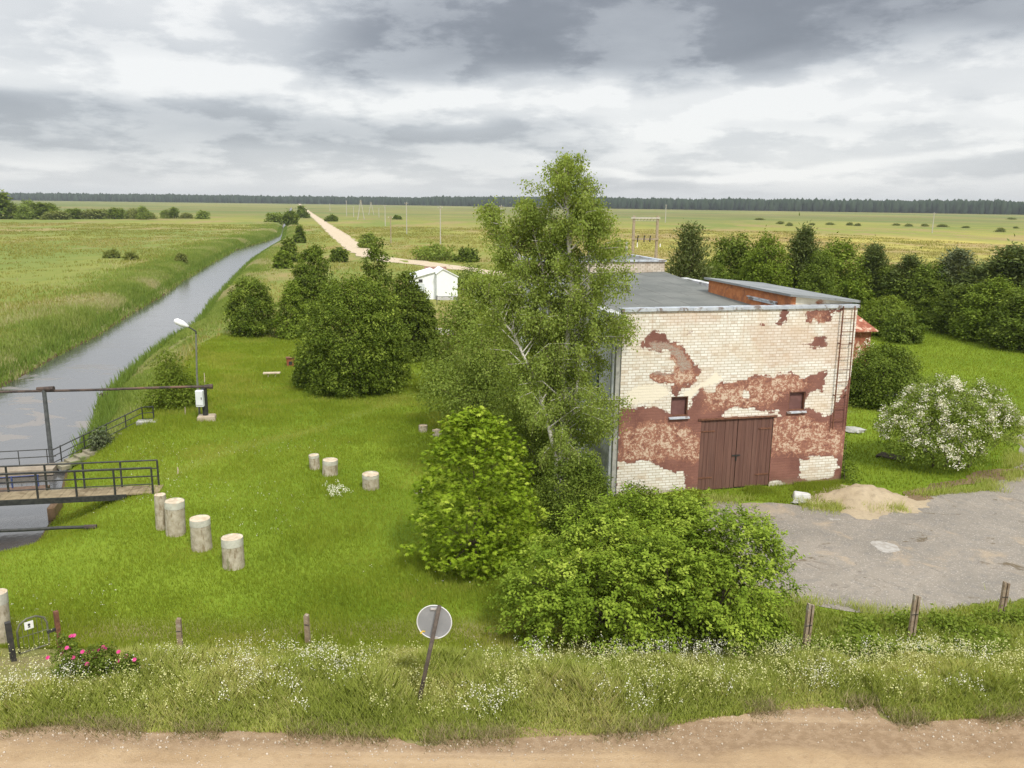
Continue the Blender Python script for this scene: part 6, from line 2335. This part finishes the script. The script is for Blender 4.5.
# ------------------------------------------------------------------ grass and ground cover (uncountable)
def blades(name, X, Y, Hh, Wb, lean, tint, mat, label, cat='grass', zoff=0.0, r=None, curved=False):
    r = r or np.random.default_rng(1)
    n = len(X)
    Z = height(X, Y) + zoff
    a = r.random(n) * 6.283
    la = r.random(n) * 6.283
    dx, dy = np.cos(a) * Wb / 2, np.sin(a) * Wb / 2
    lx, ly = np.cos(la) * lean * Hh, np.sin(la) * lean * Hh
    if not curved:
        V = np.stack([np.stack([X - dx, Y - dy, Z - .02], 1), np.stack([X + dx, Y + dy, Z - .02], 1), np.stack([X + lx, Y + ly, Z + Hh], 1)], 1).reshape(-1, 3)
        o = mesh_np(name, V, np.arange(3 * n), np.full(n, 3), mat, tint=np.clip(tint, 0, 1))
    else:
        V = np.stack([np.stack([X - dx, Y - dy, Z - .02], 1), np.stack([X + dx, Y + dy, Z - .02], 1),
                      np.stack([X + dx * .8 + lx * .35, Y + dy * .8 + ly * .35, Z + Hh * .6], 1), np.stack([X + lx, Y + ly, Z + Hh * .98], 1), np.stack([X - dx * .8 + lx * .35, Y - dy * .8 + ly * .35, Z + Hh * .6], 1)], 1).reshape(-1, 3)
        o = mesh_np(name, V, np.arange(5 * n), np.full(n, 5), mat, tint=np.clip(tint, 0, 1))
    return tag(o, label, cat, kind='stuff')


G_LAWN = mat_leaf('lawn_blade', (.165, .236, .024), (.245, .318, .036), .38, .6, (.33, .355, .07))
G_TALL = mat_leaf('tall_blade', (.270, .345, .065), (.420, .490, .130), .35, .6, (.64, .60, .30))
G_REED = mat_leaf('reed_blade', (.130, .215, .040), (.275, .345, .085), .32, .7, (.52, .46, .30))
G_FIELD = mat_leaf('field_blade', (.200, .235, .055), (.300, .295, .085), .32, .7, (.44, .35, .18))

r = np.random.default_rng(500)
# lawn: more blades near the camera
def bld_mask(X, Y):
    l = (np.stack([X, Y], 1) - A)
    s_, t_ = l @ wv, l @ dv
    return (s_ > -.05) & (s_ < WLEN + .05) & (t_ > -.02) & (t_ < 26)


n0 = 1000000
X = r.uniform(-24, 14, n0)
Y = 17.0 + 47 * r.random(n0) ** 1.9
P2 = np.stack([X, Y], 1)
keep = (poly_sd(P2, LAWN1) > np.where(Y < 42, -4.5, -.4)) & (poly_sd(P2, canal) < -.12) & (poly_sd(P2, YARD) < 0) & ~bld_mask(X, Y)
keep &= r.random(n0) < .35 + .65 * vnoise(X, Y, .8, 6)
X, Y = X[keep], Y[keep]
sl_ = sstep(Y, 17, 50)
hgt = (.05 + .07 * r.random(len(X))) * (1 + .6 * sstep(vnoise(X, Y, .5, 11), .55, .9)) * (1 + .5 * sl_)
trd = path_dist(np.stack([X, Y], 1), TRACK)
hgt = hgt * (.85 + .15 * sstep(trd, .1, .6))
tint = .36 + .28 * vnoise(X, Y, .25, 12) + .12 * (1 - sstep(trd, .1, .9)) + .38 * sstep(vnoise(X, Y, .33, 17) * .7 + vnoise(X, Y, 1.3, 18) * .3, .58, .78) - .25 * sstep(vnoise(X, Y, .2, 19) * .7 + vnoise(X, Y, .9, 20) * .3, .58, .75) + .25 * (vnoise(X, Y, 1.4, 13) - .5) + r.normal(0, .13, len(X))
blades('lawn_grass', X, Y, hgt, .022 * (1 + sl_), .45, tint, G_LAWN, 'short bright lawn grass between canal and warehouse', r=r)

# right lawn and strip round the yard
n0 = 160000
X = r.uniform(11.5, 50, n0)
Y = r.uniform(27, 75, n0)
P2 = np.stack([X, Y], 1)
keep = (poly_sd(P2, LAWN2) > -.3) & (poly_sd(P2, YARD) < .1) & ~bld_mask(X, Y)
X, Y = X[keep], Y[keep]
blades('lawn_grass', X, Y, .07 + .10 * r.random(len(X)), .05, .45, .3 + .4 * vnoise(X, Y, .2, 14) + r.normal(0, .12, len(X)), G_LAWN, 'short lawn grass right of the warehouse', r=r)
# tufts at the foot of the warehouse wall and the yard edges
n0 = 26000
t = r.random(n0)
X = A[0] + wv[0] * WLEN * t
Y = A[1] + wv[1] * WLEN * t
off = np.abs(r.normal(0, .35, n0)) + .05
X, Y = X - dv[0] * off, Y - dv[1] * off
keep = vnoise(X, Y, 1.1, 21) > .33
X, Y = X[keep], Y[keep]
blades('wall_grass', X, Y, .05 + .13 * r.random(len(X)), .018, .6, .5 + r.normal(0, .2, len(X)), G_LAWN, 'ragged grass fringe along foot of the warehouse front wall', r=r)
ye = np.array(ragged([atz(x, y, .02) for x, y in yard_px], .3, .5, 12))
k = r.integers(0, len(ye), 42000)
X, Y = ye[k, 0] + r.normal(0, .22, len(k)), ye[k, 1] + r.normal(0, .22, len(k))
keep = (vnoise(X, Y, .9, 22) > .42) & (Y > 15) & ~bld_mask(X, Y)
X, Y = X[keep], Y[keep]
blades('yard_edge_grass', X, Y, .08 + .2 * r.random(len(X)), .02, .5, .5 + r.normal(0, .2, len(X)), G_TALL, 'ragged weeds creeping over the asphalt yard edges', zoff=.01, r=r)

n0 = 70000
X = r.uniform(2.5, 18, n0)
Y = r.uniform(16.8, 23, n0)
P2 = np.stack([X, Y], 1)
keep = (poly_sd(P2, YARD) < .0) & (poly_sd(P2, LAWN1) < 0.3)
X, Y = X[keep], Y[keep]
blades('yard_edge_grass', X, Y, (.06 + .16 * r.random(len(X))) * (.5 + vnoise(X, Y, .7, 57)), .018, .5, .2 + .5 * vnoise(X, Y, .6, 58) + r.normal(0, .15, len(X)), G_TALL, 'rough grass between the yard edge and the fence posts', r=r, curved=True)
# roadside verge: tall grass
n0 = 480000
X = r.uniform(-15, 17, n0)
ey = np.interp(X, [p[0] for p in near_edge], [p[1] for p in near_edge])
dpt = r.random(n0)
Y = ey - .04 + dpt * 5.4
dn = vnoise(X, Y, .9, 31) * .6 + vnoise(X, Y, 3.0, 32) * .4
upper = np.where(X > 4.5, 17.4, 17.2) + 1.0 * (vnoise(X, Y * 0, .6, 33) - .5)
upper = upper - .6 * (X < -8.5) + np.where(X > 4.0, .9, 0)
keep = (Y < upper) & (dn > .06) & (r.random(n0) < .25 + .75 * sstep(upper - Y, 0, 1.0))
keep &= ~((np.hypot(X - gp[0] - .6, Y - gp[1] + .35) < 1.25) & (r.random(n0) < .95))
X, Y, dn = X[keep], Y[keep], dn[keep]
ey = ey[keep]
gate_gap = (np.abs(X - gp[0] - .6) < 1.1) & (Y > gp[1] - 1.5)
edge = sstep(Y - ey, 0, .9) * np.where(gate_gap, .25, 1.0)
top_ = sstep(16.9 - Y, 0, 1.6)
hgt = (.10 + .46 * dn ** 1.3) * (.35 + .65 * edge) * np.where(gate_gap, .45, 1.0) * (.38 + .62 * top_) * (.6 + .7 * r.random(len(X)))
tint = .12 + .65 * vnoise(X, Y, 1.0, 34) + r.normal(0, .14, len(X)) + .45 * (r.random(len(X)) < .10)
blades('verge_grass', X, Y, hgt, .017, .42, tint, G_TALL, 'tall rough grass on the verge beside the dirt road', r=r, curved=True)
# dry tufts hanging over the road edge
n0 = 26000
X = r.uniform(-15, 17, n0)
ey = np.interp(X, [p[0] for p in near_edge], [p[1] for p in near_edge])
Y = ey + r.normal(.02, .14, n0)
keep = vnoise(X, Y * 0, 1.4, 35) > .45
X, Y = X[keep], Y[keep]
blades('dry_edge_grass', X, Y, .06 + .18 * r.random(len(X)), .015, .8, .55 + r.normal(0, .3, len(X)), mat_leaf('dry_blade', (.14, .15, .05), (.26, .22, .11), .1, .8, (.40, .32, .20)), 'dry trampled grass along the dirt road edge', r=r)


# white flower heads of the verge
def umbels(name, X, Y, Hm, k, spread, size, mat, label, r, tint_m=.5, tall=1.0):
    n = len(X)
    Z = height(X, Y) + Hm
    P = np.repeat(np.stack([X, Y, Z], 1), k, 0) + r.normal(size=(n * k, 3)) * np.array([spread, spread, spread * tall])
    N = np.array([0, -.15, 1.0]) + r.normal(size=P.shape) * .45
    N /= np.linalg.norm(N, axis=1)[:, None]
    T = r.normal(size=P.shape)
    L = size * (.6 + .8 * r.random(n * k))
    o = leaf_mesh(name, P, T, N, L, L * .9, tint_m + r.normal(0, .25, n * k), mat)
    return tag(o, label, 'flowers', kind='stuff')


n0 = 20000
X = r.uniform(-14, 16, n0)
ey = np.interp(X, [p[0] for p in near_edge], [p[1] for p in near_edge])
Y = ey + .35 + 3.0 * r.random(n0)
dens = vnoise(X, Y, .55, 41) * .65 + vnoise(X, Y, 1.6, 42) * .35 + .12 * sstep(X, 2, 8)
dens = vnoise(X, Y, 1.1, 41) * .55 + vnoise(X, Y, 2.6, 42) * .45 + .15 * sstep(X, .5, 3) * sstep(-X, -8, -5)
low_side = (Y < 16.9 - .5 * (X < -8.5))
keep = (dens + .25 * (r.random(n0) - .5) > .67) & (r.random(n0) < .32) & low_side & (np.hypot(X - gp[0] - .8, Y - gp[1]) > 1.5)
Xw, Yw = X[keep], Y[keep]
umbels('white_flowers', Xw, Yw, .20 + .32 * r.random(len(Xw)), 9, .045, .022, L_BLOOM, 'drifts of small white flowers among the verge grass', r, .5, 1.5)
keep = (vnoise(X, Y, .7, 43) * .6 + vnoise(X, Y, 2.1, 44) * .4 > .50) & (r.random(n0) < np.where(X < 0, .13, .26)) & low_side
Xy, Yy = X[keep], Y[keep]
umbels('pale_yellow_flowers', Xy, Yy, .18 + .34 * r.random(len(Xy)), 11, .035, .024, mat_leaf('yellowish_bloom', (.44, .46, .17), (.60, .61, .29), .2, .7, (.70, .70, .46)), 'pale yellow-green bedstraw plumes among the verge grass', r, .45, 2.6)
# leafy weeds in front of the yard fence
n0 = 6500
X = r.uniform(3.5, 15.5, n0)
Y = 16.3 + 2.3 * r.random(n0) + .04 * X
keep = (vnoise(X, Y, .8, 45) * .6 + vnoise(X, Y, 2.2, 49) * .4 > .53)
X, Y = X[keep], Y[keep]
hz = .05 + .30 * r.random(len(X)) ** 1.5 * vnoise(X, Y, .8, 45)
P = np.repeat(np.stack([X, Y, height(X, Y) + hz], 1), 9, 0) + r.normal(size=(len(X) * 9, 3)) * .085
P[:, 2] = np.maximum(P[:, 2], np.repeat(height(X, Y), 9) + .02)
N = np.array([0, -.2, 1.0]) + r.normal(size=P.shape) * .5
N /= np.linalg.norm(N, axis=1)[:, None]
L = .085 * (.6 + .8 * r.random(len(P)))
weeds = leaf_mesh('leafy_weeds', P, r.normal(size=P.shape), N, L, L * .6, .5 + r.normal(0, .2, len(P)), L_LIGHT)
tag(weeds, 'broad leafy weeds along the fence at the yard edge', 'weeds', kind='stuff')
# white daisies / clover specks on the lawn
n0 = 1500
X = r.uniform(-18, 4, n0)
Y = r.uniform(18, 34, n0)
P2 = np.stack([X, Y], 1)
keep = (poly_sd(P2, LAWN1) > 0) & (vnoise(X, Y, .35, 46) > .6)
umbels('lawn_daisies', X[keep], Y[keep], np.full(keep.sum(), .09), 3, .02, .022, L_BLOOM, 'tiny white flowers dotted in the lawn', r)
wp = on_ground(338, 497)
X, Y = wp[0] + r.normal(0, .22, 50), wp[1] + r.normal(0, .3, 50)
o = umbels('white_weed_clump', X, Y, .15 + .25 * r.random(50), 9, .03, .03, L_BLOOM, 'clump of white flowering weeds below the middle bollards', r)

# reeds and tall grass of the canal banks
n0 = 260000
tt = r.random(n0)
seg = canal
side = r.integers(0, 2, n0)
yv = 24 + 330 * r.random(n0) ** 2.0
rx_pts = np.array([atz(x, y, WZ)[:2] for x, y in right_px[4:]])
lx_pts = np.array([atz(x, y, WZ)[:2] for x, y in left_px])
lx_pts = np.vstack([[(-29.0, 30.0)], lx_pts])
offs = r.gamma(2.0, 1.5, n0)
xr = np.interp(yv, rx_pts[:, 1], rx_pts[:, 0]) + offs * .55
xl_ = np.interp(yv, lx_pts[:, 1], lx_pts[:, 0]) - offs * 1.15
X = np.where(side == 1, xr, xl_) + r.normal(0, .3, n0)
Y = yv
P2 = np.stack([X, Y], 1)
sdw = -poly_sd(P2, canal)
dn = vnoise(X, Y, .22, 51) * .6 + vnoise(X, Y, .8, 52) * .4
keep = (sdw > -.25) & (dn > .14) & ~((side == 1) & (poly_sd(P2, LAWN1) > -.6)) & ~((side == 1) & (Y < 36))
X, Y, dn, sdw, side = X[keep], Y[keep], dn[keep], sdw[keep], side[keep]
fringe = (sdw < .9) & (r.random(len(X)) < .5)
hgt = (.12 + .5 * dn) * (.5 + .7 * r.random(len(X))) * np.where(side == 1, .8, 1.0)
hgt = np.where(fringe, .35 + .55 * r.random(len(X)), hgt)
tint = .22 + .45 * vnoise(X, Y, .16, 53) + r.normal(0, .13, len(X)) + .38 * sstep(vnoise(X, Y, .10, 54), .62, .75)
tint = np.where(fringe, .0 + .2 * r.random(len(X)), tint)  # waterline reeds tinted dark to imitate the bank's dark reflection
blades('bank_reeds', X, Y, hgt, .045 + .0007 * Y, .38, tint, G_REED, 'reeds and long grass lining both canal banks', cat='reeds', r=r)

# rough meadow on both sides
n0 = 420000
yv = 38 + 300 * r.random(n0) ** 1.9
n_ = r.uniform(-150, 190, n0)
n_ = np.where(yv < 90, n_ * .6, n_)
X = n_ - SH * yv
Y = yv
P2 = np.stack([X, Y], 1)
inview = np.abs(X) < .72 * Y + 4
GRV = np.array([p[:2] for p in gpts])
keep = inview & (poly_sd(P2, canal) < -3.0) & (poly_sd(P2, LAWN1) < 0) & (poly_sd(P2, LAWN2) < 0) & (poly_sd(P2, GRV) < -.4) & ~bld_mask(X, Y) & (poly_sd(P2, YARD) < 0)
dn = vnoise(X, Y, .12, 61) * .5 + vnoise(X, Y, .5, 62) * .5
keep &= dn > .46
X, Y, dn = X[keep], Y[keep], dn[keep]
hgt = (.10 + .40 * dn ** 1.5) * (.6 + .8 * r.random(len(X)))
patch = vnoise(X * .9, Y * .35, .05, 63)
tint = .15 + .55 * patch + .25 * sstep(X + .235 * Y, 25, 70) * sstep(Y, 60, 110) + r.normal(0, .12, len(X))
blades('meadow_grass', X, Y, hgt, .05 + .0009 * Y, .5, tint, G_FIELD, 'rough tussocky grass covering the meadows around the canal', r=r)

# stones on the dirt road
n0 = 2600
X = r.uniform(-12, 12, n0)
ey = np.interp(X, [p[0] for p in near_edge], [p[1] for p in near_edge])
Y = ey - .05 - np.abs(r.normal(0, .45, n0))
V, Fc = [], []
oct_ = np.array([(1, 0, 0), (-1, 0, 0), (0, 1, 0), (0, -1, 0), (0, 0, 1), (0, 0, -1)], float)
of = [(0, 2, 4), (2, 1, 4), (1, 3, 4), (3, 0, 4), (2, 0, 5), (1, 2, 5), (3, 1, 5), (0, 3, 5)]
for x_, y_ in zip(X, Y):
    s_ = .007 + .022 * r.random() ** 4
    b0 = len(V)
    V += [tuple(p) for p in (oct_ * s_ * r.uniform(.6, 1.3, (6, 3)) + np.array([x_, y_, .828]))]
    Fc += [tuple(b0 + i for i in f) for f in of]
Fc = np.array(Fc)
stones = mesh_np('road_gravel', np.array(V), Fc.ravel(), np.full(len(Fc), 3), mat_simple('pale_pebble', (.40, .33, .25), (.58, .50, .41), 2, .9, .2))
tag(stones, 'pale pebbles strewn along the dirt road edge', 'gravel', kind='stuff')

# ------------------------------------------------------------------ wild roses by the gate
for i, (px, pb, w_, pt, nf, lab) in enumerate([
    (68, 678, 46, 634, 10, 'largest wild rose bush with pink flowers right beside the gate'),
    (103, 680, 40, 646, 13, 'middle wild rose bush with the most pink flowers'),
    (133, 681, 24, 656, 6, 'smallest wild rose sprig with pink flowers farthest from the gate')]):
    rr = np.random.default_rng(600 + i)
    b_ = on_ground(px, pb)
    sc = F / b_[1]
    h_ = atY(px, pt, b_[1])[2] - b_[2]
    w_ = w_ / sc
    root = plant('rose_bush', b_, lab, 'rose bush', 'wild roses on the verge')
    lob = scatter_lobes(rr, w_, h_, w_ * .8, 5, .1)
    P, T, N, ls, ws, tn, C = crown_broad(rr, lob, 260, 11, .05, .055, .035, .3, .3, .45)
    P[:, 2] = np.maximum(P[:, 2], .02)
    leaf_mesh('foliage', P, T, N, ls, ws, tn, L_MID, root)
    FC, fn = lobe_points(rr, lob, nf, 0, -.1)
    for c, f in zip(FC, fn):
        c = c + f * .06 + np.array([0, -.05, .02])
        kk = 9
        a = np.arange(kk) * 2 * math.pi / kk
        up = np.array([0, -.6, .8])
        e1_ = np.array([1.0, 0, 0])
        e2_ = np.cross(up, e1_)
        T = np.cos(a)[:, None] * e1_ + np.sin(a)[:, None] * e2_ + up * .25
        leaf_mesh('flower', np.repeat(c[None], kk, 0), T, np.repeat(up[None], kk, 0), np.full(kk, .046), np.full(kk, .046), .5 + rr.normal(0, .25, kk), L_PINK, root)
    trunk_mesh('stems', M_TWIG, root, rr, h_ * .6, .012, [C[j] for j in rr.choice(len(C), 12, replace=False)], bare=.1)

# ------------------------------------------------------------------ air
USE_HAZE = True
if USE_HAZE:
    hz = MB().span(-2600, 2600, -60, 2800, -5, 30).build('haze', None)
    n = NT('haze_air')
    pv_ = n.n('ShaderNodeVolumePrincipled')
    pv_.inputs['Color'].default_value = (.80, .86, .95, 1)
    pv_.inputs['Density'].default_value = .00010
    n.link(pv_.outputs[0], n.out.inputs[1])
    hz.data.materials.append(n.m)
    tag(hz, 'thin bluish air over the plain', 'haze', kind='stuff')
